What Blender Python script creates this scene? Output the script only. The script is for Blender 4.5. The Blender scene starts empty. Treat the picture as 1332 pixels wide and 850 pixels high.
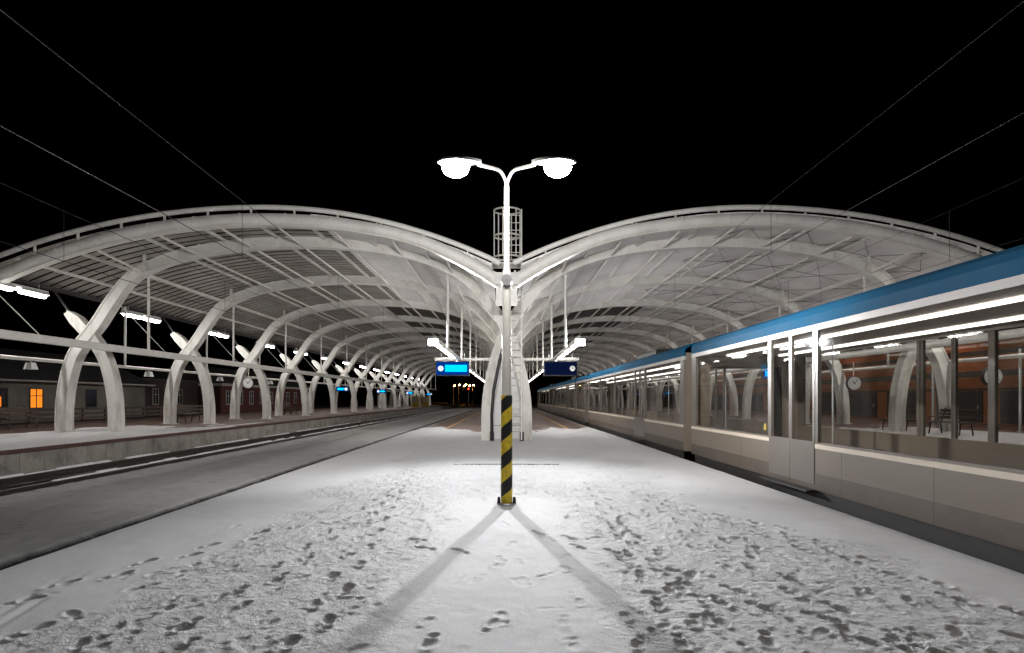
import bpy, math, random
import numpy as np
from mathutils import Vector
random.seed(7)
rng = np.random.default_rng(11)
S = bpy.context.scene
C = S.collection
R = math.radians

# ------------------------------------------------------------------ render
S.render.engine = 'CYCLES'
S.cycles.use_denoising = True
S.cycles.max_bounces = 8
S.cycles.diffuse_bounces = 4
S.cycles.transparent_max_bounces = 24
S.cycles.sample_clamp_indirect = 4.0
S.cycles.sample_clamp_direct = 0.0
S.cycles.caustics_reflective = False
S.cycles.caustics_refractive = False
S.view_settings.view_transform = 'Standard'
S.view_settings.look = 'None'
S.view_settings.gamma = 1.0
S.view_settings.exposure = 0.4

W = bpy.data.worlds.new('World')
S.world = W
W.use_nodes = True
bg = W.node_tree.nodes['Background']
sky = W.node_tree.nodes.new('ShaderNodeTexSky')
sky.sky_type = 'NISHITA'
sky.sun_disc = False
sky.sun_elevation = R(-8)
sky.sun_rotation = R(40)
W.node_tree.links.new(sky.outputs[0], bg.inputs[0])
bg.inputs[1].default_value = 0.05

# ------------------------------------------------------------------ camera
F = 750.0 / 1332.0
cd = bpy.data.cameras.new('Camera')
cam = bpy.data.objects.new('Camera', cd)
C.objects.link(cam)
cam.location = (0, 0, 1.6)
cam.rotation_euler = (R(90), 0, 0)
cd.sensor_fit = 'HORIZONTAL'
cd.sensor_width = 36
cd.lens = 36 * F
cd.shift_x = 7 / 1332
cd.shift_y = 94 / 1332
cd.clip_start = 0.05
cd.clip_end = 2000
S.camera = cam

# ------------------------------------------------------------------ materials
MATS = {}

def nodes(name):
    m = bpy.data.materials.new(name)
    m.use_nodes = True
    nt = m.node_tree
    return m, nt, nt.nodes['Principled BSDF']

def mat(name, col, rough=0.6, metal=0.0, var=0.12, scale=3.0, bump=0.0, bscale=40.0, stretch=(1, 1, 1), dirt=None, dirt_amt=0.5, dscale=0.8):
    m, nt, p = nodes(name)
    N, L = nt.nodes, nt.links
    tc = N.new('ShaderNodeTexCoord')
    mp = N.new('ShaderNodeMapping')
    mp.inputs['Scale'].default_value = stretch
    L.new(tc.outputs['Object'], mp.inputs[0])
    nz = N.new('ShaderNodeTexNoise')
    nz.inputs['Scale'].default_value = scale
    nz.inputs['Detail'].default_value = 6
    nz.inputs['Roughness'].default_value = 0.65
    L.new(mp.outputs[0], nz.inputs['Vector'])
    cr = N.new('ShaderNodeValToRGB')
    cr.color_ramp.elements[0].position = 0.3
    cr.color_ramp.elements[1].position = 0.7
    cr.color_ramp.elements[0].color = tuple(c * (1 - var) for c in col) + (1,)
    cr.color_ramp.elements[1].color = tuple(min(1, c * (1 + var)) for c in col) + (1,)
    L.new(nz.outputs[0], cr.inputs[0])
    out = cr.outputs[0]
    if dirt:
        n2 = N.new('ShaderNodeTexNoise')
        n2.inputs['Scale'].default_value = dscale
        n2.inputs['Detail'].default_value = 8
        n2.inputs['Roughness'].default_value = 0.7
        L.new(mp.outputs[0], n2.inputs['Vector'])
        r2 = N.new('ShaderNodeMapRange')
        r2.inputs['From Min'].default_value = 0.48
        r2.inputs['From Max'].default_value = 0.68
        r2.inputs['To Max'].default_value = dirt_amt
        L.new(n2.outputs[0], r2.inputs[0])
        mx = N.new('ShaderNodeMix')
        mx.data_type = 'RGBA'
        L.new(r2.outputs[0], mx.inputs[0])
        L.new(out, mx.inputs[6])
        mx.inputs[7].default_value = tuple(dirt) + (1,)
        out = mx.outputs[2]
    L.new(out, p.inputs['Base Color'])
    rr = N.new('ShaderNodeMapRange')
    rr.inputs['To Min'].default_value = max(0, rough - 0.12)
    rr.inputs['To Max'].default_value = min(1, rough + 0.12)
    L.new(nz.outputs[0], rr.inputs[0])
    L.new(rr.outputs[0], p.inputs['Roughness'])
    p.inputs['Metallic'].default_value = metal
    if bump:
        n3 = N.new('ShaderNodeTexNoise')
        n3.inputs['Scale'].default_value = bscale
        n3.inputs['Detail'].default_value = 5
        L.new(mp.outputs[0], n3.inputs['Vector'])
        b = N.new('ShaderNodeBump')
        b.inputs['Strength'].default_value = bump
        b.inputs['Distance'].default_value = 0.02
        L.new(n3.outputs[0], b.inputs['Height'])
        L.new(b.outputs[0], p.inputs['Normal'])
    MATS[name] = m
    return m

def emit(name, col, strength):
    m = bpy.data.materials.new(name)
    m.use_nodes = True
    nt = m.node_tree
    nt.nodes.clear()
    o = nt.nodes.new('ShaderNodeOutputMaterial')
    e = nt.nodes.new('ShaderNodeEmission')
    e.inputs[0].default_value = tuple(col) + (1,)
    e.inputs[1].default_value = strength
    nt.links.new(e.outputs[0], o.inputs[0])
    return m

steel = mat('cream_painted_steel', (0.77, 0.755, 0.72), 0.45, 0, 0.06, 1.6, 0.05, 60, dirt=(0.34, 0.29, 0.23), dirt_amt=0.30, dscale=1.3)
steel_leg = mat('cream_painted_column', (0.77, 0.75, 0.70), 0.5, 0, 0.09, 2.2, 0.08, 50, stretch=(1, 1, 0.35), dirt=(0.24, 0.19, 0.13), dirt_amt=0.55, dscale=1.6)
pole_paint = mat('pale_pole_paint', (0.84, 0.81, 0.74), 0.5, 0, 0.07, 4, dirt=(0.5,0.46,0.38), dirt_amt=.35, dscale=2)
white_tube = mat('white_painted_tube', (0.78, 0.755, 0.70), 0.42, 0, 0.07, 4)
membrane = mat('pale_roof_membrane', (0.86, 0.83, 0.82), 0.7, 0, 0.09, 0.7, 0.08, 5, dirt=(0.5, 0.46, 0.44), dirt_amt=0.4, dscale=0.5)
sheet = mat('corrugated_roof_steel', (0.36, 0.335, 0.30), 0.5, 0.1, 0.16, 1.2, 0.05, 30, dirt=(0.15, 0.125, 0.10), dirt_amt=0.55, dscale=0.9)
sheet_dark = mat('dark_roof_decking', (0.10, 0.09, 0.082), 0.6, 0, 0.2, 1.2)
dark_metal = mat('dark_metal', (0.035, 0.034, 0.033), 0.5, 0.3, 0.2, 6)
black_paint = mat('black_enamel', (0.012, 0.012, 0.013), 0.4, 0, 0.2, 6)
galv = mat('galvanised_steel', (0.55, 0.55, 0.55), 0.38, 0.55, 0.15, 9)
grey_box = mat('pale_grey_box_paint', (0.62, 0.62, 0.60), 0.5, 0, 0.08, 7)
white_panel = mat('white_cladding_panel', (0.72, 0.72, 0.72), 0.45, 0, 0.06, 1.5, dirt=(0.45, 0.43, 0.4), dirt_amt=0.35, dscale=1.1)
wood = mat('brown_bench_slats', (0.06, 0.034, 0.022), 0.55, 0, 0.3, 8, stretch=(8, 1, 8))
concrete = mat('concrete_platform_wall', (0.34, 0.315, 0.28), 0.85, 0, 0.22, 1.4, 0.3, 30, dirt=(0.07, 0.06, 0.05), dirt_amt=0.7, dscale=1.2)
coping = mat('dark_red_coping', (0.10, 0.045, 0.038), 0.75, 0, 0.25, 3, 0.2, 30)
rail_steel = mat('rail_steel', (0.09, 0.075, 0.065), 0.4, 0.7, 0.3, 8)
wire_m = mat('wire_metal', (0.022, 0.021, 0.02), 0.5, 0.5, 0.1, 4)
yellow_line = mat('yellow_safety_line', (0.62, 0.38, 0.13), 0.7, 0, 0.2, 6)
signal_yellow = mat('yellow_box_paint', (0.40, 0.29, 0.03), 0.5, 0, 0.12, 5)
wall_pale = mat('pale_plaster_wall', (0.24, 0.22, 0.19), 0.9, 0, 0.16, 0.9, 0.2, 20, dirt=(0.15, 0.13, 0.11), dirt_amt=0.6, dscale=0.4)
roof_dark = mat('dark_roof_covering', (0.045, 0.043, 0.043), 0.8, 0, 0.25, 2)
white_frame = mat('white_window_frame', (0.62, 0.60, 0.57), 0.6, 0, 0.08, 5)
cornice_m = mat('pale_stone_cornice', (0.50, 0.45, 0.40), 0.8, 0, 0.12, 2)
glass_dark = mat('dark_window_pane', (0.012, 0.013, 0.016), 0.12, 0, 0.2, 3)
train_blue = mat('blue_train_paint', (0.0, 0.085, 0.185), 0.75, 0, 0.06, 2, dirt=(0.03, 0.12, 0.22), dirt_amt=0.3, dscale=0.6)
train_blue.node_tree.nodes['Principled BSDF'].inputs['Specular IOR Level'].default_value = 0.12
train_white = mat('white_train_paint', (0.50, 0.46, 0.435), 0.5, 0, 0.05, 2, dirt=(0.36, 0.44, 0.40), dirt_amt=0.4, dscale=0.7)
train_tan = mat('beige_train_paint', (0.21, 0.172, 0.135), 0.4, 0, 0.08, 1.2, stretch=(1, 0.15, 1), dirt=(0.16, 0.125, 0.095), dirt_amt=0.6, dscale=1.2)
train_pil = mat('grey_beige_train_pillar', (0.17, 0.15, 0.13), 0.35, 0, 0.05, 2)
train_trail = mat('cream_light_trail', (0.80, 0.70, 0.58), 0.35, 0, 0.05, 3)  # cream colour standing in for the headlight trail along the train
train_brown = mat('brown_train_paint', (0.12, 0.092, 0.07), 0.45, 0, 0.1, 2, dirt=(0.06, 0.05, 0.04), dirt_amt=0.6, dscale=1.2)
train_skirt = mat('dark_train_skirt', (0.03, 0.027, 0.025), 0.6, 0, 0.3, 4)
train_int = mat('pale_train_interior', (0.62, 0.54, 0.49), 0.6, 0, 0.05, 3)
train_floor = mat('grey_train_floor', (0.12, 0.115, 0.11), 0.7, 0, 0.15, 6)
seat_blue = mat('blue_seat_cloth', (0.05, 0.075, 0.16), 0.9, 0, 0.2, 20)
rubber = mat('black_rubber', (0.02, 0.02, 0.02), 0.8, 0, 0.2, 6)
face_white = mat('white_clock_face', (0.75, 0.75, 0.73), 0.5, 0, 0.03, 6)
kiosk_grey = mat('kiosk_cladding', (0.30, 0.30, 0.31), 0.5, 0, 0.15, 3)
bark = mat('dark_bark', (0.05, 0.04, 0.03), 0.9, 0, 0.3, 6, 0.4, 30)

E_tube = emit('lit_fluorescent_tube', (1.0, 0.985, 0.965), 66)
E_row = emit('lit_row_tube', (1.0, 0.97, 0.93), 15)
E_lamp = emit('lit_lamp_bowl', (1.0, 0.98, 0.95), 115)
E_row_bright = emit('lit_row_tube_bright', (1.0, 0.985, 0.965), 46)
E_flood = emit('lit_floodlight_lens', (0.97, 0.98, 1.0), 60)
E_scr = emit('lit_blue_screen', (0.0, 0.10, 0.75), 0.28)
E_scr2 = emit('lit_cyan_text_field', (0.0, 0.42, 1.0), 1.5)
E_scr_dim = emit('dim_screen', (0.01, 0.02, 0.10), 0.25)
E_clock = emit('lit_clock_face', (0.85, 0.92, 1.0), 1.0)
E_train = emit('lit_train_ceiling_strip', (1.0, 0.93, 0.86), 3.2)
E_warm = emit('lit_warm_window', (1.0, 0.26, 0.02), .9)
E_sodium = emit('lit_sodium_lamp', (1.0, 0.42, 0.08), 170)
E_sodium_big = emit('lit_wall_lamp', (1.0, 0.38, 0.10), 55)
E_red = emit('lit_red_signal', (1.0, 0.05, 0.02), 8)

def stripe_mat():
    m, nt, p = nodes('hazard_striped_paint')
    N, L = nt.nodes, nt.links
    tc = N.new('ShaderNodeTexCoord')
    sx = N.new('ShaderNodeSeparateXYZ')
    L.new(tc.outputs['Object'], sx.inputs[0])
    at = N.new('ShaderNodeMath'); at.operation = 'ARCTAN2'
    L.new(sx.outputs[0], at.inputs[0])
    ng = N.new('ShaderNodeMath'); ng.operation = 'MULTIPLY'; ng.inputs[1].default_value = -1
    L.new(sx.outputs[1], ng.inputs[0]); L.new(ng.outputs[0], at.inputs[1])
    k = N.new('ShaderNodeMath'); k.operation = 'MULTIPLY'; k.inputs[1].default_value = -0.42 / (2 * math.pi) * 1.0
    L.new(at.outputs[0], k.inputs[0])
    ad = N.new('ShaderNodeMath'); ad.operation = 'ADD'
    L.new(k.outputs[0], ad.inputs[0]); L.new(sx.outputs[2], ad.inputs[1])
    dv = N.new('ShaderNodeMath'); dv.operation = 'DIVIDE'; dv.inputs[1].default_value = 0.42
    L.new(ad.outputs[0], dv.inputs[0])
    o2 = N.new('ShaderNodeMath'); o2.operation = 'ADD'; o2.inputs[1].default_value = 20.05
    L.new(dv.outputs[0], o2.inputs[0])
    fr = N.new('ShaderNodeMath'); fr.operation = 'FRACT'
    L.new(o2.outputs[0], fr.inputs[0])
    gt = N.new('ShaderNodeMath'); gt.operation = 'GREATER_THAN'; gt.inputs[1].default_value = 0.5
    L.new(fr.outputs[0], gt.inputs[0])
    nz = N.new('ShaderNodeTexNoise'); nz.inputs['Scale'].default_value = 14; nz.inputs['Detail'].default_value = 8
    L.new(tc.outputs['Object'], nz.inputs['Vector'])
    cy = N.new('ShaderNodeValToRGB')
    cy.color_ramp.elements[0].position = 0.3; cy.color_ramp.elements[0].color = (0.66, 0.46, 0.02, 1)
    cy.color_ramp.elements[1].position = 0.6; cy.color_ramp.elements[1].color = (0.88, 0.64, 0.04, 1)
    L.new(nz.outputs[0], cy.inputs[0])
    mx = N.new('ShaderNodeMix'); mx.data_type = 'RGBA'
    L.new(gt.outputs[0], mx.inputs[0]); L.new(cy.outputs[0], mx.inputs[6])
    mx.inputs[7].default_value = (0.012, 0.013, 0.012, 1)
    L.new(mx.outputs[2], p.inputs['Base Color'])
    p.inputs['Roughness'].default_value = 0.5
    return m
hazard = stripe_mat()

def glass_mat(name='clear_train_glass', tint=(0.93, 0.93, 0.92), refl=0.07):
    m = bpy.data.materials.new(name); m.use_nodes = True
    nt = m.node_tree; nt.nodes.clear()
    N, L = nt.nodes, nt.links
    o = N.new('ShaderNodeOutputMaterial')
    t = N.new('ShaderNodeBsdfTransparent'); t.inputs[0].default_value = tuple(tint) + (1,)
    g = N.new('ShaderNodeBsdfGlossy'); g.inputs['Roughness'].default_value = 0.03
    lw = N.new('ShaderNodeLayerWeight'); lw.inputs[0].default_value = 0.5
    pw = N.new('ShaderNodeMath'); pw.operation = 'POWER'; pw.inputs[1].default_value = 4.0
    L.new(lw.outputs['Facing'], pw.inputs[0])
    ma = N.new('ShaderNodeMath'); ma.operation = 'MULTIPLY_ADD'; ma.inputs[1].default_value = 0.35; ma.inputs[2].default_value = 0.015
    L.new(pw.outputs[0], ma.inputs[0])
    mx = N.new('ShaderNodeMixShader')
    L.new(ma.outputs[0], mx.inputs[0]); L.new(t.outputs[0], mx.inputs[1]); L.new(g.outputs[0], mx.inputs[2])
    L.new(mx.outputs[0], o.inputs[0])
    return m
glass = glass_mat()

def snow_mat(name, base, dark, attr='trodden', rough=0.75, sparkle=True, bump=0.25, bscale=70, var=0.1):
    m, nt, p = nodes(name)
    N, L = nt.nodes, nt.links
    tc = N.new('ShaderNodeTexCoord')
    at = N.new('ShaderNodeAttribute'); at.attribute_name = attr
    nz = N.new('ShaderNodeTexNoise'); nz.inputs['Scale'].default_value = 1.7; nz.inputs['Detail'].default_value = 9; nz.inputs['Roughness'].default_value = 0.7
    L.new(tc.outputs['Object'], nz.inputs['Vector'])
    n2 = N.new('ShaderNodeTexNoise'); n2.inputs['Scale'].default_value = 26; n2.inputs['Detail'].default_value = 6; n2.inputs['Roughness'].default_value = 0.7
    L.new(tc.outputs['Object'], n2.inputs['Vector'])
    ml = N.new('ShaderNodeMath'); ml.operation = 'MULTIPLY_ADD'; ml.inputs[1].default_value = 0.9; ml.inputs[2].default_value = -0.40
    L.new(n2.outputs[0], ml.inputs[0])
    ad = N.new('ShaderNodeMath'); ad.operation = 'ADD'; ad.use_clamp = True
    mu = N.new('ShaderNodeMath'); mu.operation = 'MULTIPLY'; mu.use_clamp = True
    sc = N.new('ShaderNodeMath'); sc.operation = 'MULTIPLY'; sc.inputs[1].default_value = 0.75
    L.new(at.outputs['Fac'], sc.inputs[0])
    L.new(sc.outputs[0], ad.inputs[0]); L.new(ml.outputs[0], ad.inputs[1])
    L.new(ad.outputs[0], mu.inputs[0])
    st = N.new('ShaderNodeMath'); st.operation = 'MULTIPLY'; st.inputs[1].default_value = 2.2; st.use_clamp = True
    L.new(at.outputs['Fac'], st.inputs[0]); L.new(st.outputs[0], mu.inputs[1])
    cr = N.new('ShaderNodeValToRGB')
    cr.color_ramp.elements[0].position = 0.3; cr.color_ramp.elements[0].color = tuple(c * (1 - var) for c in base) + (1,)
    cr.color_ramp.elements[1].position = 0.7; cr.color_ramp.elements[1].color = tuple(c for c in base) + (1,)
    L.new(nz.outputs[0], cr.inputs[0])
    gr = N.new('ShaderNodeTexNoise'); gr.inputs['Scale'].default_value = 140; gr.inputs['Detail'].default_value = 3; gr.inputs['Roughness'].default_value = 0.8
    L.new(tc.outputs['Object'], gr.inputs['Vector'])
    gm = N.new('ShaderNodeMapRange'); gm.inputs['From Min'].default_value = 0.3; gm.inputs['From Max'].default_value = 0.7; gm.inputs['To Min'].default_value = 0.80; gm.inputs['To Max'].default_value = 1.08
    L.new(gr.outputs[0], gm.inputs[0])
    gx = N.new('ShaderNodeVectorMath'); gx.operation = 'SCALE'
    L.new(cr.outputs[0], gx.inputs[0]); L.new(gm.outputs[0], gx.inputs['Scale'])
    mx = N.new('ShaderNodeMix'); mx.data_type = 'RGBA'
    L.new(mu.outputs[0], mx.inputs[0]); L.new(gx.outputs[0], mx.inputs[6]); mx.inputs[7].default_value = tuple(dark) + (1,)
    L.new(mx.outputs[2], p.inputs['Base Color'])
    p.inputs['Roughness'].default_value = rough
    p.inputs['Specular IOR Level'].default_value = 0.25
    n3 = N.new('ShaderNodeTexNoise'); n3.inputs['Scale'].default_value = bscale; n3.inputs['Detail'].default_value = 7; n3.inputs['Roughness'].default_value = 0.7
    L.new(tc.outputs['Object'], n3.inputs['Vector'])
    b = N.new('ShaderNodeBump'); b.inputs['Strength'].default_value = bump; b.inputs['Distance'].default_value = 0.012
    L.new(n3.outputs[0], b.inputs['Height'])
    ac = N.new('ShaderNodeAttribute'); ac.attribute_name = 'crumble'
    n4 = N.new('ShaderNodeTexNoise'); n4.inputs['Scale'].default_value = 20; n4.inputs['Detail'].default_value = 5; n4.inputs['Roughness'].default_value = 0.75
    L.new(tc.outputs['Object'], n4.inputs['Vector'])
    b2 = N.new('ShaderNodeBump'); b2.inputs['Distance'].default_value = 0.045
    L.new(ac.outputs['Fac'], b2.inputs['Strength']); L.new(n4.outputs[0], b2.inputs['Height']); L.new(b.outputs[0], b2.inputs['Normal'])
    L.new(b2.outputs[0], p.inputs['Normal'])
    return m
snow_m = snow_mat('trodden_snow', (0.80, 0.80, 0.815), (0.50, 0.48, 0.46), bump=.45, bscale=95)
snow_side = snow_mat('side_platform_snow', (0.78, 0.75, 0.745), (0.22, 0.165, 0.145))
snow_bed = snow_mat('dirty_track_snow', (0.53, 0.525, 0.515), (0.012, 0.011, 0.010), bump=0.5, bscale=30, var=0.22)

def paving_mat():
    m, nt, p = nodes('red_brown_paving')
    N, L = nt.nodes, nt.links
    tc = N.new('ShaderNodeTexCoord')
    br = N.new('ShaderNodeTexBrick')
    br.inputs['Scale'].default_value = 2.5
    br.inputs['Color1'].default_value = (0.16, 0.085, 0.065, 1)
    br.inputs['Color2'].default_value = (0.12, 0.07, 0.055, 1)
    br.inputs['Mortar'].default_value = (0.05, 0.04, 0.035, 1)
    br.inputs['Mortar Size'].default_value = 0.012
    L.new(tc.outputs['Object'], br.inputs['Vector'])
    nz = N.new('ShaderNodeTexNoise'); nz.inputs['Scale'].default_value = 0.8; nz.inputs['Detail'].default_value = 8
    L.new(tc.outputs['Object'], nz.inputs['Vector'])
    mx = N.new('ShaderNodeMix'); mx.data_type = 'RGBA'
    rg = N.new('ShaderNodeMapRange'); rg.inputs['From Min'].default_value = 0.45; rg.inputs['From Max'].default_value = 0.75; rg.inputs['To Max'].default_value = 0.6
    L.new(nz.outputs[0], rg.inputs[0]); L.new(rg.outputs[0], mx.inputs[0])
    L.new(br.outputs[0], mx.inputs[6]); mx.inputs[7].default_value = (0.24, 0.19, 0.17, 1)
    L.new(mx.outputs[2], p.inputs['Base Color'])
    p.inputs['Roughness'].default_value = 0.55
    return m
paving = paving_mat()

def brick_mat(name, c1, c2, mortar, scale=4.0):
    m, nt, p = nodes(name)
    N, L = nt.nodes, nt.links
    tc = N.new('ShaderNodeTexCoord')
    mp = N.new('ShaderNodeMapping'); mp.inputs['Rotation'].default_value = (R(90), 0, R(90))
    L.new(tc.outputs['Object'], mp.inputs[0])
    br = N.new('ShaderNodeTexBrick'); br.inputs['Scale'].default_value = scale
    br.inputs['Color1'].default_value = c1 + (1,); br.inputs['Color2'].default_value = c2 + (1,); br.inputs['Mortar'].default_value = mortar + (1,)
    sx = N.new('ShaderNodeSeparateXYZ'); cb = N.new('ShaderNodeCombineXYZ')
    L.new(tc.outputs['Object'], sx.inputs[0])
    L.new(sx.outputs[1], cb.inputs[0]); L.new(sx.outputs[2], cb.inputs[1])
    L.new(cb.outputs[0], br.inputs['Vector'])
    L.new(br.outputs[0], p.inputs['Base Color']); p.inputs['Roughness'].default_value = 0.85
    return m
brick_red = brick_mat('dark_red_brick', (0.12, 0.022, 0.017), (0.09, 0.018, 0.014), (0.06, 0.036, 0.03))
brick_brown = brick_mat('orange_brown_cladding', (0.40, 0.165, 0.07), (0.31, 0.12, 0.05), (0.10, 0.05, 0.03), 2.0)

# ------------------------------------------------------------------ mesh builder
class MB:
    def __init__(s): s.v = []; s.f = []; s.smooth = set()
    def add(s, vs, fs, smooth=False):
        o = len(s.v); s.v += [tuple(v) for v in vs]
        for f in fs:
            if smooth: s.smooth.add(len(s.f))
            s.f.append(tuple(i + o for i in f))
        return s
    def box(s, a, b):
        (x0, y0, z0), (x1, y1, z1) = a, b
        x0, x1 = min(x0, x1), max(x0, x1); y0, y1 = min(y0, y1), max(y0, y1); z0, z1 = min(z0, z1), max(z0, z1)
        return s.add([(x0,y0,z0),(x1,y0,z0),(x1,y1,z0),(x0,y1,z0),(x0,y0,z1),(x1,y0,z1),(x1,y1,z1),(x0,y1,z1)],
              [(0,3,2,1),(4,5,6,7),(0,1,5,4),(1,2,6,5),(2,3,7,6),(3,0,4,7)])
    def bbox(s, a, b, c=0.02):
        """box with chamfered vertical+horizontal edges (8-gon prism along the longest axis)"""
        a, b2 = [min(p, q) for p, q in zip(a, b)], [max(p, q) for p, q in zip(a, b)]
        d = [b2[i] - a[i] for i in range(3)]
        ax = d.index(max(d)); i, j = [(1,2),(0,2),(0,1)][ax]
        c = min(c, d[i] * .45, d[j] * .45)
        ring = [(a[i]+c,a[j]),(b2[i]-c,a[j]),(b2[i],a[j]+c),(b2[i],b2[j]-c),(b2[i]-c,b2[j]),(a[i]+c,b2[j]),(a[i],b2[j]-c),(a[i],a[j]+c)]
        vs = []
        for t in (a[ax], b2[ax]):
            for (p, q) in ring:
                v = [0,0,0]; v[ax] = t; v[i] = p; v[j] = q; vs.append(tuple(v))
        fs = [tuple(range(8))[::-1], tuple(range(8,16))] + [(k,(k+1)%8,8+(k+1)%8,8+k) for k in range(8)]
        if ax == 1: fs = [f[::-1] for f in fs]
        return s.add(vs, fs)
    def tube(s, pts, r, n=8, closed=False, cap=True):
        pts = [Vector(p) for p in pts]
        rs = r if isinstance(r, (list, tuple)) else [r] * len(pts)
        vs = []; m = len(pts)
        up = None
        for k in range(m):
            if closed: t = (pts[(k+1)%m] - pts[k-1]).normalized()
            else: t = (pts[min(k+1,m-1)] - pts[max(k-1,0)]).normalized()
            if up is None:
                up = Vector((0,0,1)) if abs(t.z) < 0.9 else Vector((0,1,0))
            a = t.cross(up).normalized(); bb = a.cross(t).normalized(); up = bb
            for q in range(n):
                w = 2*math.pi*q/n
                vs.append(pts[k] + a*math.cos(w)*rs[k] + bb*math.sin(w)*rs[k])
        fs = []
        rng_ = m if closed else m-1
        for k in range(rng_):
            k2 = (k+1)%m
            for q in range(n):
                fs.append((k*n+q, k*n+(q+1)%n, k2*n+(q+1)%n, k2*n+q))
        s.add(vs, fs, True)
        if cap and not closed:
            s.add(vs[:n], [tuple(range(n))[::-1]]); s.add(vs[-n:], [tuple(range(n))])
        return s
    def sweep(s, path, y0, y1, t0, t1):
        """ribbon along a path in (x,z): a solid from normal offset t0 to t1, from y0 to y1"""
        n = len(path); vs = []
        for k, (x, z) in enumerate(path):
            xa, za = path[max(k-1,0)]; xb, zb = path[min(k+1,n-1)]
            dx, dz = xb-xa, zb-za; l = math.hypot(dx, dz) or 1
            nx, nz = -dz/l, dx/l
            a0 = t0[k] if isinstance(t0, (list,tuple)) else t0
            a1 = t1[k] if isinstance(t1, (list,tuple)) else t1
            for (t, y) in ((a0,y0),(a0,y1),(a1,y1),(a1,y0)):
                vs.append((x+nx*t, y, z+nz*t))
        fs = [(0,1,2,3), tuple((n-1)*4+i for i in (3,2,1,0))]
        for k in range(n-1):
            for q in range(4):
                a = k*4+q; b = k*4+(q+1)%4
                fs.append((a, a+4, b+4, b))
        return s.add(vs, fs)
    def lathe(s, prof, n=16, c=(0,0,0)):
        vs = []
        for (r, z) in prof:
            for q in range(n):
                w = 2*math.pi*q/n; vs.append((c[0]+r*math.cos(w), c[1]+r*math.sin(w), c[2]+z))
        fs = [(k*n+q, k*n+(q+1)%n, (k+1)*n+(q+1)%n, (k+1)*n+q) for k in range(len(prof)-1) for q in range(n)]
        return s.add(vs, fs, True)
    def disc(s, c, r, axis, th, n=20):
        """a short cylinder, its axis along x or y"""
        vs = []
        for d in (-th/2, th/2):
            for q in range(n):
                w = 2*math.pi*q/n; a, b = r*math.cos(w), r*math.sin(w)
                vs.append((c[0]+d, c[1]+a, c[2]+b) if axis == 'x' else (c[0]+a, c[1]+d, c[2]+b))
        fs = [tuple(range(n)), tuple(range(n,2*n))[::-1]] + [(q,(q+1)%n,n+(q+1)%n,n+q) for q in range(n)]
        return s.add(vs, fs)
    def build(s, name, m, parent=None, local=True, fixn=True):
        off = Vector((0,0,0))
        if parent is not None and not local:
            r = parent
            while r.parent: r = r.parent
            off = r.location
        me = bpy.data.meshes.new(name)
        me.from_pydata([(v[0]-off[0], v[1]-off[1], v[2]-off[2]) for v in s.v], [], s.f)
        if s.smooth:
            fl = [i in s.smooth for i in range(len(s.f))]
            me.polygons.foreach_set('use_smooth', fl)
        if fixn:
            import bmesh
            bm = bmesh.new(); bm.from_mesh(me)
            bmesh.ops.recalc_face_normals(bm, faces=bm.faces); bm.to_mesh(me); bm.free()
        me.update()
        me.materials.append(m)
        o = bpy.data.objects.new(name, me); C.objects.link(o)
        if parent is not None: o.parent = parent
        return o

def thing(name, label, cat, loc=(0,0,0), rz=0, group=None):
    o = bpy.data.objects.new(name, None); C.objects.link(o)
    o.location = loc; o.rotation_euler = (0,0,rz)
    o.empty_display_size = 0.2
    o['label'] = label; o['category'] = cat
    if group: o['group'] = group
    return o
def tag(o, label, cat, group=None):
    o['label'] = label; o['category'] = cat
    if group: o['group'] = group
    return o
def struct(o):
    o['kind'] = 'structure'; return o
def copy_thing(root, label, loc, rz=0):
    def rec(o, par):
        c = o.copy(); C.objects.link(c)
        if par is not None: c.parent = par
        for ch in o.children: rec(ch, c)
        return c
    r = rec(root, None)
    r.location = loc; r.rotation_euler = (0,0,rz); r['label'] = label
    return r
ORD = ['nearest','second','third','fourth','fifth','sixth','seventh','eighth','ninth','tenth','eleventh','twelfth','thirteenth','fourteenth','fifteenth','sixteenth','seventeenth','eighteenth']
def ordn(k): return ORD[k] if k < len(ORD) else 'farthest'

def catmull(pts, n=6):
    P = [pts[0]] + list(pts) + [pts[-1]]
    out = []
    for i in range(1, len(P)-2):
        p0, p1, p2, p3 = P[i-1], P[i], P[i+1], P[i+2]
        for k in range(n):
            t = k/n
            out.append(tuple(0.5*((2*p1[d]) + (-p0[d]+p2[d])*t + (2*p0[d]-5*p1[d]+4*p2[d]-p3[d])*t*t + (-p0[d]+3*p1[d]-3*p2[d]+p3[d])*t**3) for d in range(len(p1))))
    out.append(tuple(pts[-1]))
    return out

# ------------------------------------------------------------------ layout constants
EDGE = 4.73          # half width of the central platform
SIDE_EDGE = 12.5     # edges of the side platforms
SIDE_Z = 0.33
RAIL_Z = -0.22
XC = 16.1            # line of crossed columns on the side platforms
D1 = 19.4            # front edge beams
BAY = 7.0
RIBS = [22.3 + BAY*k for k in range(14)]
END = RIBS[-1] + 2.0

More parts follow.
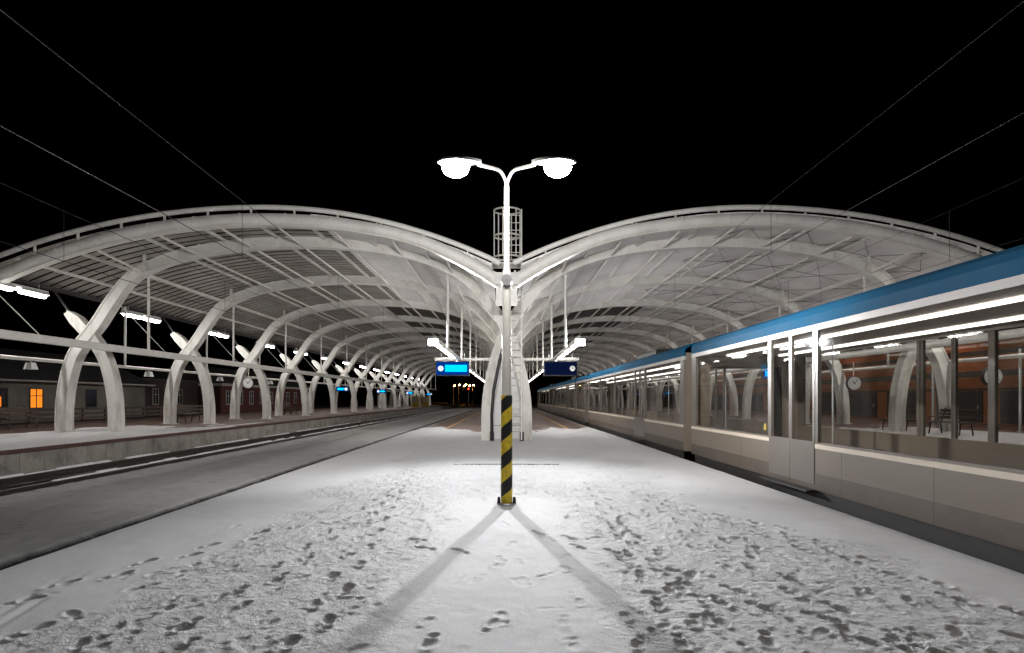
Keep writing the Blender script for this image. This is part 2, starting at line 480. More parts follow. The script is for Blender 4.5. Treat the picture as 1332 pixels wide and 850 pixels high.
# ------------------------------------------------------------------ numpy noise
def vnoise(x, y, seed=0):
    r = np.random.default_rng(seed); T = r.random((256,256))
    xi = np.floor(x).astype(int); yi = np.floor(y).astype(int)
    fx = x-xi; fy = y-yi; fx = fx*fx*(3-2*fx); fy = fy*fy*(3-2*fy)
    a = T[xi%256, yi%256]; b = T[(xi+1)%256, yi%256]; c = T[xi%256, (yi+1)%256]; d = T[(xi+1)%256, (yi+1)%256]
    return (a*(1-fx)+b*fx)*(1-fy) + (c*(1-fx)+d*fx)*fy
def fbm(x, y, o=4, seed=0):
    s = 0; a = .5
    for k in range(o):
        s = s + a*vnoise(x*2**k+17*k, y*2**k+5*k, seed+k); a *= .5
    return s/(1-.5**o)
def grid_obj(name, xs, ys, Z, m, att=None):
    nx, ny = len(xs), len(ys)
    X, Y = np.meshgrid(xs, ys)
    V = np.stack([X.ravel(), Y.ravel(), Z.ravel()], 1).astype(np.float32)
    i = np.arange(nx*ny).reshape(ny, nx)
    q = np.stack([i[:-1,:-1].ravel(), i[:-1,1:].ravel(), i[1:,1:].ravel(), i[1:,:-1].ravel()], 1).astype(np.int32)
    me = bpy.data.meshes.new(name)
    me.vertices.add(len(V)); me.vertices.foreach_set('co', V.ravel())
    me.loops.add(q.size); me.loops.foreach_set('vertex_index', q.ravel())
    me.polygons.add(len(q)); me.polygons.foreach_set('loop_start', np.arange(0, q.size, 4, dtype=np.int32))
    me.polygons.foreach_set('use_smooth', np.ones(len(q), dtype=bool))
    me.update(calc_edges=True); me.validate()
    if att is not None:
        a = me.attributes.new('trodden', 'FLOAT', 'POINT'); a.data.foreach_set('value', att.ravel().astype(np.float32))
    me.materials.append(m)
    o = bpy.data.objects.new(name, me); C.objects.link(o)
    return o
sstep = lambda a, b, x: (lambda t: t*t*(3-2*t))(np.clip((x-a)/(b-a), 0, 1))

# ------------------------------------------------------------------ ground, beds, platforms
ground_m = mat('dark_ground', (0.05, 0.048, 0.045), 0.9, 0, 0.3, 0.4, 0.3, 10)
g = MB().box((-700,-200,-1.6),(700,1500,-1.2)).build('ground', ground_m); struct(g)

# central platform body with its paving on top
pl = MB()
pl.box((-EDGE,-14,-1.19),(EDGE,END+40,-0.16))
o = pl.build('platform_body', concrete); struct(o)
for s in (-1, 1):
    cp = MB()
    y = -14
    while y < END+40:
        cp.bbox((s*(EDGE-.3), y, -0.158),(s*(EDGE+.03), y+1.96, -0.034), .012); y += 2.0
    struct(cp.build('platform_edge', concrete))
pv = MB().box((-EDGE+.3,-14,-0.158),(EDGE-.3,END+40,-0.037)).build('platform_paving', paving); struct(pv)
for s in (-1, 1):
    struct(MB().box((s*3.25,24,-0.036),(s*3.40,END+30,-0.032)).build('safety_line', yellow_line))

# trodden snow on the central platform
ys = [-13.5]
while ys[-1] < 2.2: ys.append(ys[-1]+0.25)
while ys[-1] < 44: ys.append(ys[-1]+max(.018, .0046*ys[-1]))
ys = np.array(ys); xs = np.linspace(-EDGE-.015, EDGE+.015, 478)
X, Y = np.meshgrid(xs, ys)
wob = (fbm(X*.0+Y*.6, Y*.35, 3, 3)-.5)
Lb = -3.05 + 0.9*(fbm(Y*.8, Y*0+3, 3, 21)-.5)*2 - .25*sstep(9,4,Y)
Rb = 3.15 + 0.9*(fbm(Y*.8, Y*0+9, 3, 31)-.5)*2 + .35*sstep(9,4,Y)
inside = sstep(-.25,.2, X-Lb)*sstep(-.25,.2, Rb-X)
Z = 0.010*(fbm(X*1.3, Y*1.3, 4, 5)-.5) + .006*(fbm(X*6, Y*6, 3, 9)-.5)
tr = np.zeros_like(Z)
# general trampling
lump = fbm(X*5, Y*3.2, 4, 40); lump2 = fbm(X*13, Y*9, 3, 41)
mid_clean = 1-.9*np.exp(-(X/.85)**4)*sstep(10.5,8.5,Y)*sstep(-1,1,Y)
tram = inside*mid_clean
lump3 = fbm(X*27, Y*19, 2, 43)
Z += tram*(.016*(lump-.5) + .012*(lump2-.5) + .006*(lump3-.5) - .005)
tr += tram*np.clip((.45-lump)*.9, 0, .22) + tram*np.clip((.42-lump2)*.5, 0, .1)
# footprints
yarr = ys
PIT = np.zeros_like(Z); RIM = np.zeros_like(Z)
def stamp(cx, cy, ang, ln, depth, dk):
    r = ln*.75
    i0, i1 = np.searchsorted(yarr, [cy-r, cy+r]); j0, j1 = np.searchsorted(xs, [cx-r, cx+r])
    if i1-i0 < 3 or j1-j0 < 3: return
    lx = X[i0:i1,j0:j1]-cx; ly = Y[i0:i1,j0:j1]-cy
    c, s_ = math.cos(ang), math.sin(ang)
    u = (lx*c+ly*s_); v = (-lx*s_+ly*c)           # v along the foot
    sole = np.sqrt((u/(.175*ln))**2 + ((v-.17*ln)/(.32*ln))**2)
    heel = np.sqrt((u/(.135*ln))**2 + ((v+.32*ln)/(.17*ln))**2)
    d = np.minimum(sole, heel)
    ins = 1-sstep(.72, 1.0, d)
    rim = np.exp(-((d-1.18)/.17)**2)
    tread = .5+.5*np.sin(v/ln*48)
    jag = lump2[i0:i1,j0:j1]
    PIT[i0:i1,j0:j1] = np.minimum(PIT[i0:i1,j0:j1]*(1-.6*ins), -ins*depth*(.8+.2*tread))
    RIM[i0:i1,j0:j1] = np.maximum(RIM[i0:i1,j0:j1]*(1-.8*ins), rim*depth*.6*(.3+1.4*jag))
    tr[i0:i1,j0:j1] = np.maximum(tr[i0:i1,j0:j1], ins*dk*(.45+.9*jag))
n = 0
while n < 4200:
    cy = rng.uniform(-1, 24) if n % 3 else rng.uniform(2.5, 12)
    cx = rng.uniform(-3.6, 3.6)
    l_ = np.interp(cy, ys, Lb[:,0]); r_ = np.interp(cy, ys, Rb[:,0])
    n += 1
    if not (l_ < cx < r_) and rng.random() > .03: continue
    if abs(cx) < .95 and 1 < cy < 9.5 and rng.random() > .13: continue
    ang = rng.choice([0, math.pi]) + rng.normal(0, .35) if rng.random() < .75 else rng.uniform(0, 6.28)
    stamp(cx, cy, ang, rng.uniform(.22,.31), min(.013, rng.exponential(.004)+.002), rng.uniform(.02,.4))
# a few distinct walking tracks
for (x0, y0, x1, y1) in [(-1.3,3.4,-2.4,15),(1.35,7.8,1.75,2.6),(.45,6.9,3.3,2.6),(-.55,6.0,-1.2,6.6),(1.6,11,1.2,3),(-3.9,4.6,-2.6,7.5),(3.3,7.5,3.75,4.2),(2.6,9,3.4,5.5),(-1.9,12,-2.2,3),(2.2,12,2.5,3)]:
    L_ = math.hypot(x1-x0, y1-y0); k = 0; t = 0
    while t < L_:
        a = math.atan2(y1-y0, x1-x0)
        px = x0+(x1-x0)*t/L_ + (-.09 if k%2 else .09)*math.sin(a); py = y0+(y1-y0)*t/L_ - (-.09 if k%2 else .09)*math.cos(a)
        stamp(px, py, a-math.pi/2+rng.normal(0,.12), .30, .018, .5); t += .36; k += 1
Z += PIT + RIM
# sled / wheel grooves near the left edge
for gx in (-3.75, -3.62):
    dd = X-(gx-.16*(Y-4)+ .04*np.sin(Y*2)); w = sstep(2.4,3,Y)*sstep(5.6,4.6,Y)
    Z -= .010*w*np.exp(-(dd/.035)**2)*(vnoise(X*3,Y*5,77)>.3)
# snow thins out under the canopy
patch = fbm(X*.8, Y*.5, 5, 60)
thin = sstep(27, 38, Y + 6*(patch-.5) + 2.2*np.maximum(0, 1-np.abs(np.abs(X)-1.5)))
Z -= .075*thin*(1.15 - .35*sstep(3.2,4.4,np.abs(X)))
tr = np.clip(tr + .35*sstep(20,32,Y)*patch, 0, 1)
# rounded lip at the platform edges
lip = np.abs(X) > EDGE-.001
Z[lip] = -.05
sn = struct(grid_obj('snow', xs, ys, Z, snow_m, tr))
a_ = sn.data.attributes.new('crumble', 'FLOAT', 'POINT'); a_.data.foreach_set('value', np.clip(tram*(.35+1.1*lump2), 0, 1).ravel().astype(np.float32))

# drain slots crossing the platform
for yy in (14.1,):
    dr = MB()
    for k in range(26):
        dr.box((-1.3+k*.1, yy-.03, -.01),(-1.3+k*.1+.085, yy+.03, .008))
    tag(dr.build('drain_channel', dark_metal), 'narrow dark drain grating crossing the snow behind the striped lamp post', 'drain')

# track beds
def bed(side):
    xs = np.linspace(EDGE+.02, SIDE_EDGE+.02, 130)
    ys = [-13.5]
    while ys[-1] < END+60: ys.append(ys[-1] + max(.045, .012*abs(ys[-1])))
    ys = np.array(ys); X, Y = np.meshgrid(xs, ys)
    n1 = fbm(X*1.1, Y*.5, 5, 70+side); n2 = fbm(X*7, Y*5, 4, 80+side); n3 = fbm(X*16, Y*12, 2, 88)
    Z = -.275 + .035*(n1-.5) + .03*(n2-.5)
    tren = sstep(9.72, 9.98, X + .25*(n2-.5)) * sstep(12.9, 12.2, X)
    Z -= .17*tren
    edge = sstep(5.88, 5.76, X + .16*(n2-.5))
    Z -= .10*edge
    dark = np.clip(tren*1.1*(.6+.9*n3) + edge*1.6, 0, 1.6)
    # snow lying between ties and along the edges of the trench
    rag = np.clip((n3-.50)*4, 0, 1)*sstep(9.3,9.75,X)*sstep(10.1,9.8,X)
    dark = np.clip(dark*1.2 + .8*rag + .5*np.clip((vnoise(X*9, Y*7, 123)-.86)*8, 0, 1), 0, 1.6)
    dark = np.clip(dark - .5*tren*sstep(.62,.7,n1), 0, 1.6)
    dark += .22*np.exp(-((X-9.0-(n1-.5))/.5)**2) + .18*np.exp(-((X-7.2)/.5)**2)*n1*1.3
    Z += .02*tren*(n3-.5)*2
    if side < 0:
        o = grid_obj('track_bed', -xs[::-1], ys, Z[:, ::-1], snow_bed, dark[:, ::-1])
    else:
        o = grid_obj('track_bed', xs, ys, Z, snow_bed, dark)
    return struct(o)
bed(-1); bed(1)
snow_cap = mat('snow_on_rail', (0.85,0.85,0.85), 0.8, 0, 0.1, 6, 0.3, 40)
def rail_mesh(x, mbr):
    prof = [(-.07,-.17),(.07,-.17),(.07,-.155),(.012,-.13),(.012,-.045),(.036,-.035),(.036,0),(-.036,0),(-.036,-.035),(-.012,-.045),(-.012,-.13),(-.07,-.155)]
    n = len(prof)
    vs = [(x+p, yy, RAIL_Z+q) for yy in (-13.5, END+60) for (p,q) in prof]
    fs = [tuple(range(n)), tuple(range(n,2*n))] + [(k,(k+1)%n,n+(k+1)%n,n+k) for k in range(n)]
    mbr.add(vs, fs)
for (c, lab) in ((-10.75,'steel track with snow on its rails beside the left platform'),(10.75,'steel track beside the right platform beyond the train'),(6.42,'steel track under the blue and beige train')):
    t = thing('railway_track', lab, 'track', (c, 0, RAIL_Z-.17))
    t['kind'] = 'structure'
    for q in (-.7175-.036, .7175+.036):
        m_ = MB(); rail_mesh(c+q, m_); r_ = m_.build('rail', rail_steel, t, False)
        if c != 6.42:
            # ragged snow lying on the rail head
            yy = -13; cap = MB()
            while yy < END+40:
                ln = random.uniform(.5, 1.4); h = random.uniform(.02,.06)
                if random.random() < .93:
                    w = random.uniform(.034,.07); x = c+q+random.uniform(-.006,.006)
                    cap.add([(x-w,yy,RAIL_Z+.001),(x+w,yy,RAIL_Z+.001),(x+w*.8,yy+ln,RAIL_Z+.001),(x-w,yy+ln,RAIL_Z+.001),(x-w*.6,yy+.05,RAIL_Z+h),(x+w*.6,yy+.05,RAIL_Z+h),(x+w*.5,yy+ln-.05,RAIL_Z+h*.8),(x-w*.6,yy+ln-.05,RAIL_Z+h)],
                            [(0,3,2,1),(4,5,6,7),(0,1,5,4),(1,2,6,5),(2,3,7,6),(3,0,4,7)])
                yy += ln
            cap.build('snow_cap', snow_cap, r_, False)

# side platforms
for s in (-1, 1):
    x0, x1 = SIDE_EDGE, 24.0
    b = MB().box((s*(x0+.1), -6, -1.19),(s*x1, END+40, SIDE_Z-.12)); struct(b.build('side_platform_body', concrete))
    sl = MB(); y = -6
    while y < END+20:
        sl.bbox((s*(x0), y+.008, -.62),(s*(x0+.098), y+.8-.008, SIDE_Z-.125), .012); y += .8
    struct(sl.build('platform_wall', concrete))
    cp = MB(); y = -6
    while y < END+20:
        cp.bbox((s*(x0-.06), y+.004, SIDE_Z-.118),(s*(x0+.34), y+1.6-.004, SIDE_Z-.012), .012); y += 1.6
    struct(cp.build('platform_coping', coping))
    struct(MB().box((s*(x0+.342), -6, SIDE_Z-.118),(s*x1, END+40, SIDE_Z-.015)).build('side_platform_paving', paving))
    xs = np.linspace(x0-.03, x1-.5, 120); ys = [-5.8]
    while ys[-1] < 80: ys.append(ys[-1]+max(.1,.008*ys[-1]))
    ys = np.array(ys); X, Y = np.meshgrid(xs, ys)
    p1 = fbm(X*.7, Y*.35, 5, 90+s); p2 = fbm(X*5, Y*4, 3, 95+s)
    cover = sstep(36, 19, Y + 9*(p1-.5)) * (1-.7*sstep(16.5,20.5,X+3*(p1-.5)))
    cover = np.maximum(cover, .85*sstep(46,26,Y)*np.exp(-((X-13.3)/.6)**2)*(p1*1.5))
    Z = SIDE_Z - .05 + .06*cover + .012*(p2-.5)
    t_ = np.clip(.75-cover, 0, 1)*.8
    Z[np.abs(X-xs[0])<1e-6] = SIDE_Z-.02
    if s < 0: o = grid_obj('side_snow', -xs[::-1], ys, Z[:, ::-1], snow_side, t_[:, ::-1])
    else: o = grid_obj('side_snow', xs, ys, Z, snow_side, t_)
    struct(o)
    # ground beyond the side platforms
    struct(MB().box((s*24.0,-30,-1.19),(s*90,END+120,SIDE_Z-.3)).build('yard_ground', ground_m))

# ------------------------------------------------------------------ crossed columns
def leg_solid(path, w=0.40, t=0.20, taper=None, plate=True):
    """box leg with proud flanges along both edges, local y about 0"""
    m = MB(); n = len(path)
    tt = [t]*n if taper is None else taper
    m.sweep(path, -w*.5+.03, w*.5-.03, [-a+.03 for a in tt], [a-.03 for a in tt])
    m.sweep(path, -w*.5, w*.5, [-a for a in tt], [-a+.05 for a in tt])
    m.sweep(path, -w*.5, w*.5, [a-.05 for a in tt], [a for a in tt])
    return m
# side column (local: +u away from the tracks)
sideA = catmull([(1.0,0),(1.0,.8),(.90,1.75),(.66,2.7),(.32,3.35),(0,3.75),(-.40,4.28),(-.85,4.98),(-1.5,5.82),(-2.25,6.36)], 6)
sideB = catmull([(-1.0,0),(-1.0,.8),(-.90,1.75),(-.66,2.7),(-.32,3.35),(0,3.75),(.40,4.20),(.62,4.42),(.82,4.60)], 6)
midA = catmull([(.76,0),(.77,1.0),(.70,1.9),(.48,3.0),(.2,3.85),(0,4.28),(-.30,4.82),(-.70,5.33),(-1.57,6.27),(-2.4,6.74)], 6)
midB = [(-u, z) for (u, z) in midA]
def column(label, loc, rz, kind, group):
    t = thing('crossed_column', label, 'column', loc, rz, group)
    for k, p in enumerate((sideA, sideB) if kind == 'side' else (midA, midB)):
        n = len(p)
        tp = None
        if kind == 'mid': tp = [.20 if i < n-14 else .20-.0025*(i-(n-14)) for i in range(n)]
        if kind == 'side' and k == 0: tp = [.21 if i < n-14 else .21-.0032*(i-(n-14)) for i in range(n)]
        if kind == 'side' and k == 1: tp = [.20 if i < n-10 else .20-.012*(i-(n-10)) for i in range(n)]
        leg = leg_solid(p, .44 if k == 0 else .40, .21 if kind == 'side' else .20, tp)
        lo = leg.build('leg', steel_leg, t)
        b = MB(); u0 = p[0][0]
        b.bbox((u0-.30,-.28,0),(u0+.30,.28,.035), .01); b.box((u0-.03,-.262,.035),(u0+.03,-.222,.26)); b.box((u0-.03,.222,.035),(u0+.03,.262,.26))
        b.build('base_plate', steel_leg, lo)
    if kind == 'side':
        es = MB(); es.tube([(.74,0,4.53),(1.38,0,5.44)], .045, 8); es.build('eave_strut', dark_metal, t)
    return t
protoL = column('cream crossed arch column, nearest pair of legs on the left platform', (-XC, RIBS[0], SIDE_Z-.012), math.pi, 'side', 'crossed columns on the left platform')
for k, y in enumerate(RIBS[1:], 1):
    copy_thing(protoL, f'cream crossed arch column, {ordn(k)} from the camera on the left platform', (-XC, y, SIDE_Z-.012), math.pi)
for k, y in enumerate(RIBS):
    c = copy_thing(protoL, f'cream crossed arch column, {ordn(k)} from the camera on the right platform behind the train', (XC, y, SIDE_Z-.012), 0)
    c['group'] = 'crossed columns on the right platform'
protoC = column('pale crossed column of the middle row, nearest behind the striped lamp post', (0, RIBS[0], -.03), 0, 'mid', 'crossed columns on the middle platform')
for k, y in enumerate(RIBS[1:], 1):
    copy_thing(protoC, f'pale crossed column of the middle row, {ordn(k)} from the camera', (0, y, -.03))

# ------------------------------------------------------------------ canopies
AP = 8.2
def roofz(l):     # underside of the roof skin
    d = l-AP
    return 7.86 - (d*d/35.0 if d < 0 else d*d/50.0) - (abs(d)**4)*1.2e-5
def edgez(l):     # centre of the front edge beam
    d = l-AP
    return 7.64 - (d*d/43.0) - (d**4)*1.5e-5 - .62*max(0, 1-l/4.2)**2
rib_c = catmull([(.70,5.30),(1.57,6.24),(2.7,6.85),(4.1,7.27),(6.0,7.55),(8.05,7.65),(10.1,7.55),(12.0,7.27),(13.4,6.85),(14.53,6.24),(15.25,5.34)], 6)
ties = [2.1,4.0,6.0,7.9,9.8,11.9,14.0]
def ribz(l):
    for a, b in zip(rib_c, rib_c[1:]):
        if a[0] <= l <= b[0]: return a[1]+(b[1]-a[1])*(l-a[0])/(b[0]-a[0])
    return rib_c[-1][1]

def canopy(s):
    side = 'left' if s < 0 else 'right'
    lab = ('arched steel canopy with half corrugated and half pale vault over the left tracks' if s < 0
           else 'arched steel canopy with pale membrane vault over the train on the right')
    t = thing('station_canopy', lab, 'canopy', (s*8.05, RIBS[0], 0))
    mir = lambda path: [(s*a, b) for a, b in path]
    P = mir(rib_c)
    sg = -1 if s > 0 else 1   # normal direction of the swept path (up = positive)
    for y in RIBS:
        m = MB()
        m.sweep(P, y-.11, y+.11, -.17, .17)
        m.sweep(P, y-.19, y+.19, -.215, -.17) if s > 0 else m.sweep(P, y-.19, y+.19, .17, .215)
        m.sweep(P, y-.17, y+.17, .17, .205) if s > 0 else m.sweep(P, y-.17, y+.17, -.205, -.17)
        rb = m.build('rib', steel, t, False)
        for l in ([1.9,2.9,4.7,6.7,7.3,8.9,10.9,12.6,13.8] if y < 55 else []):
            z = ribz(l); MB().box((s*(l-.012), y-.165, z-.17),(s*(l+.012), y+.165, z+.17)).build('stiffener_plate', steel, rb, False)
        # studs that carry the roof skin
        for l in ties:
            z0, z1 = ribz(l)+.15, roofz(l)
            if z1 > z0+.05: st2 = MB().box((s*(l-.05), y-.05, z0),(s*(l+.05), y+.05, z1)); st2.build('roof_post', steel, rb, False)
    # front edge beam: round-topped box, cheek flange, upper tube
    ep = mir([(.12+i*(18.4-.12)/60, edgez(.12+i*(18.4-.12)/60)) for i in range(61)])
    m = MB().tube([(x, D1, z) for x, z in ep], .20, 12)
    eb = m.build('edge_beam', steel, t, False)
    fl = MB(); fl.sweep(ep, D1-.12, D1+.16, *( (.20,.235) if s < 0 else (-.235,-.20))); fl.build('bottom_flange', white_tube, eb, False)
    for i in range(4, 60, 5):
        cl = MB()
        x, z = ep[i]; xa, za = ep[i-1]; xb, zb = ep[i+1]
        d = Vector((xb-xa, 0, zb-za)).normalized()*.016; c_ = Vector((x, D1, z))
        cl.tube([c_-d, c_+d], .222, 14)
        cl.build('beam_collar', steel, eb, False)
    tp = mir([(.22+i*(18.4-.22)/50, roofz(.22+i*(18.4-.22)/50)+.17) for i in range(51)])
    tb = MB().tube([(x, D1-.05, z) for x, z in tp], .085, 10).build('gutter_tube', steel, eb, False)
    for i in range(3, 50, 4):
        x, z = tp[i]; l = abs(x); MB().box((x-.02, D1-.07, edgez(l)+.15),(x+.02, D1+.02, z)).build('beam_bracket', steel, eb, False)
    # struts from the edge beam to the first rib
    for l in ties:
        MB().tube([(s*l, D1, edgez(l)-.12),(s*l, RIBS[0], ribz(l)-.14)], .045, 8).build('tie_tube', white_tube, t, False)
        MB().tube([(s*l, RIBS[0], ribz(l)-.14),(s*l, RIBS[-1], ribz(l)-.14)], .045, 8).build('tie_tube', white_tube, t, False)
    # purlins just under the roof skin
    for l in [1.1,3.0,5.0,7.0,8.8,10.8,12.9,15.2,16.6]:
        MB().box((s*(l-.05), D1+.1, roofz(l)-.11),(s*(l+.05), END, roofz(l)-.012)).build('purlin', steel, t, False)
    # outer eave beam
    MB().box((s*17.4, D1+.1, 5.76),(s*17.6, END, 5.9)).build('eave_beam', dark_metal, t, False)
    # roof skin bay by bay
    edges = [D1] + RIBS + [END]
    def skin(l0, l1, y0, y1, kind):
        if kind == 'membrane':
            n = 14; path = [(l0+(l1-l0)*i/n, roofz(l0+(l1-l0)*i/n)) for i in range(n+1)]
            MB().sweep(mir(path), y0, y1, *((0,.03) if s > 0 else (-.03,0))).build('membrane_panel', membrane, t, False)
            return
        n = max(6, int((l1-l0)*1.3)); pitch = .5; gap = .15 if kind == 'sheet' else .26; th = .022
        k = max(1, round((y1-y0)/pitch)); p = (y1-y0)/k
        m_ = MB(); path = mir([(l0+(l1-l0)*i/n, roofz(l0+(l1-l0)*i/n)) for i in range(n+1)])
        for i in range(k): m_.sweep(path, y0+i*p+gap*.5, y0+(i+1)*p-gap*.5, *((-th,0) if s > 0 else (0,th)))
        m_.build('roof_sheet', sheet if kind == 'sheet' else sheet_dark, t, False, fixn=True)
    for bi, (y0, y1) in enumerate(zip(edges, edges[1:])):
        if s < 0:
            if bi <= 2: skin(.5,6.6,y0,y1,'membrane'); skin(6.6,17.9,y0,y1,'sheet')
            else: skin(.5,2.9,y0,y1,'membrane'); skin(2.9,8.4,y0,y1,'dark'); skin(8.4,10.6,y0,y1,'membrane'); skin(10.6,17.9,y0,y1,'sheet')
        else:
            if bi <= 2: skin(.5,17.9,y0,y1,'membrane')
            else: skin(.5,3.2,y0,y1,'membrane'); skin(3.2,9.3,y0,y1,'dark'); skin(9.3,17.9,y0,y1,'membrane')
    # thin cable bracing under the membranes
    for bi in range(0, 8):
        y0, y1 = (D1, RIBS[0]) if bi == 0 else (RIBS[bi-1], RIBS[bi])
        cb = MB()
        rng_l = [(9.8,11.9),(11.9,14.0),(7.9,9.8),(14.0,16.0)] if s > 0 else []
        for a, b in rng_l:
            n_ = 2 if bi else 1
            for q in range(n_):
                ya, yb = y0+(y1-y0)*q/n_, y0+(y1-y0)*(q+1)/n_
                for (p, r) in ((a,b),(b,a)):
                    mm = .5*(p+r)
                    cb.tube([(s*p, ya, roofz(p)-.07),(s*mm, .5*(ya+yb), roofz(mm)-.06),(s*r, yb, roofz(r)-.07)], .009, 4)
                cb.tube([(s*a, yb, roofz(a)-.07),(s*b, yb, roofz(b)-.07)], .009, 4)
        if cb.v: cb.build('cable_bracing', dark_metal, t, False)
    # hangers and longitudinal service beams hung from the ribs
    hb = MB().bbox((s*13.93, 12.5, 3.27),(s*14.07, END, 3.52), .02).build('service_beam', white_tube, t, False)
    for y in RIBS: MB().tube([(s*14.0, y+.25, 3.52),(s*14.0, y+.25, ribz(14.0)-.1)], .05, 8).build('hanger', white_tube, t, False)
    hb = MB().bbox((s*2.24, 23.5, 3.48),(s*2.36, END, 3.60), .02).build('service_beam', white_tube, t, False)
    for y in RIBS: MB().tube([(s*2.3, y+.25, 3.6),(s*2.3, y+.25, ribz(2.3)-.12)], .05, 8).build('hanger', white_tube, t, False)
    # outer service tube over the platform
    MB().tube([(s*17.0, 13, 3.02),(s*17.0, END, 3.02)], .07, 10).build('service_tube', white_tube, t, False)
    for y in [y+3.4 for y in [RIBS[0]-BAY]+RIBS[:-1]]:
        MB().tube([(s*17.0, y, 3.02),(s*17.0, y, 5.7)], .05, 8).build('hanger', white_tube, t, False)
        MB().tube([(s*15.2, y+.4, 3.45),(s*17.0, y-.3, 5.7)], .018, 6).build('stay_rod', white_tube, t, False)
    return t
canopy(-1); canopy(1)

# ------------------------------------------------------------------ twin-tube lights over the side platforms
def tube_light(label, loc, group):
    t = thing('platform_light', label, 'light', loc, 0, group)
    h = MB()
    for (ya, yb) in ((-1.32,-.12),(.12,1.32)):
        h.add([(-.16,ya,-.02),(.16,ya,-.02),(.10,ya,.10),(-.10,ya,.10),(-.16,yb,-.02),(.16,yb,-.02),(.10,yb,.10),(-.10,yb,.10)],
              [(0,1,2,3),(4,7,6,5),(1,5,6,2),(2,6,7,3),(3,7,4,0)])
    h.box((-.05,-1.4,.10),(.05,1.4,.16)); h.tube([(0,-1.0,.16),(0,-1.0,.34)],.015,6); h.tube([(0,1.0,.16),(0,1.0,.34)],.015,6)
    h.build('housing', grey_box, t)
    for (ya, yb) in ((-1.24,-.2),(.2,1.24)):
        MB().bbox((-.09,ya,-.12),(.09,yb,-.025), .04).build('tube', E_tube, t)
    return t
ly = [RIBS[0]-2.1-BAY] + [y-2.1 for y in RIBS]
pl0 = tube_light('twin white tube light, nearest the camera under the left canopy eave', (-17.2, ly[0], 5.46), 'tube lights under the left eave')
for k, y in enumerate(ly[1:], 1): copy_thing(pl0, f'twin white tube light, {ordn(k)} from the camera under the left canopy eave', (-17.2, y, 5.46))
for k, y in enumerate(ly):
    c = copy_thing(pl0, f'twin white tube light, {ordn(k)} from the camera under the right canopy eave', (17.2, y, 5.46)); c['group'] = 'tube lights under the right eave'

# rows of strip lights above the middle platform
def strip(label, loc, group):
    t = thing('strip_light', label, 'light', loc, 0, group)
    h = MB(); h.bbox((-.045,-1.12,0),(.045,1.12,.06), .015); h.box((-.03,-1.1,-.12),(.03,-1.06,0)); h.box((-.03,1.06,-.12),(.03,1.1,0)); h.box((-.02,-1.0,.09),(.02,-.96,.3)); h.box((-.02,.96,.09),(.02,1.0,.3))
    h.build('housing', white_tube, t)
    MB().tube([(0,-1.05,-.09),(0,1.05,-.09)], .055, 8).build('tube', E_row, t)
    return t
s0 = None
for s in (-1, 1):
    side = 'left' if s < 0 else 'right'
    tag(MB().bbox((s*3.1-.05, 24.5, 4.16),(s*3.1+.05, END, 4.28), .015).build('light_trunking', white_tube), f'long white trunking carrying strip lights {side} of the middle columns', 'trunking')
    for k in range(18):
        y = 26.4+2.9*k + (0 if k < 6 else 2.2*(k-6))
        if y > END: break
        lb = f'white strip light, {ordn(k)} along the row {side} of the middle columns'
        if s0 is None:
            s0 = strip(lb, (s*3.1, y, 4.06), f'strip lights left of the middle columns')
            tube0 = [ch for ch in s0.children if ch.name.startswith('tube')][0]
            bright_tube = tube0.data.copy(); bright_tube.materials.clear(); bright_tube.materials.append(E_row_bright)
        else:
            c = copy_thing(s0, lb, (s*3.1, y, 4.06)); c['group'] = f'strip lights {side} of the middle columns'
            if k < 4 and s > 0 or (s < 0 and k < 4):
                for ch in c.children:
                    if ch.name.startswith('tube'):
                        ch.data = bright_tube
tube0.data = bright_tube
# floodlights at the head of each row, lighting the open platform
for s in (-1, 1):
    side = 'left' if s < 0 else 'right'
    t = thing('floodlight', f'bright floodlight at the head of the {side} strip light row', 'floodlight', (s*3.1, 24.3, 3.98))
    h = MB(); h.add([(-.2,-.05,-.14),(.2,-.05,-.14),(.2,.0,.14),(-.2,.0,.14),(-.13,.2,-.08),(.13,.2,-.08),(.13,.22,.1),(-.13,.22,.1)],
                    [(4,5,6,7)[::-1],(0,4,7,3),(1,2,6,5),(3,7,6,2),(0,1,5,4)])
    h.build('housing', grey_box, t)
    MB().add([(-.19,-.045,-.135),(.19,-.045,-.135),(.19,.0,.13),(-.19,.0,.13)], [(0,1,2,3)]).build('lens', E_flood, t)
    MB().tube([(0,.12,.1),(0,.16,.3)], .02, 6).build('bracket', galv, t)
    ld = bpy.data.lights.new('flood_beam', 'SPOT'); ld.energy = 11500; ld.color = (0.97, 0.98, 1.0)
    ld.spot_size = R(55); ld.spot_blend = 1.0; ld.shadow_soft_size = .12
    lo = bpy.data.objects.new('flood_beam', ld); C.objects.link(lo); lo.parent = t
    lo.location = (0, -.12, 0)
    d = Vector((-s*1.4, 4.5, 4.7)) - Vector((s*3.1, 24.2, 4.0))
    lo.rotation_euler = d.to_track_quat('-Z', 'Y').to_euler()

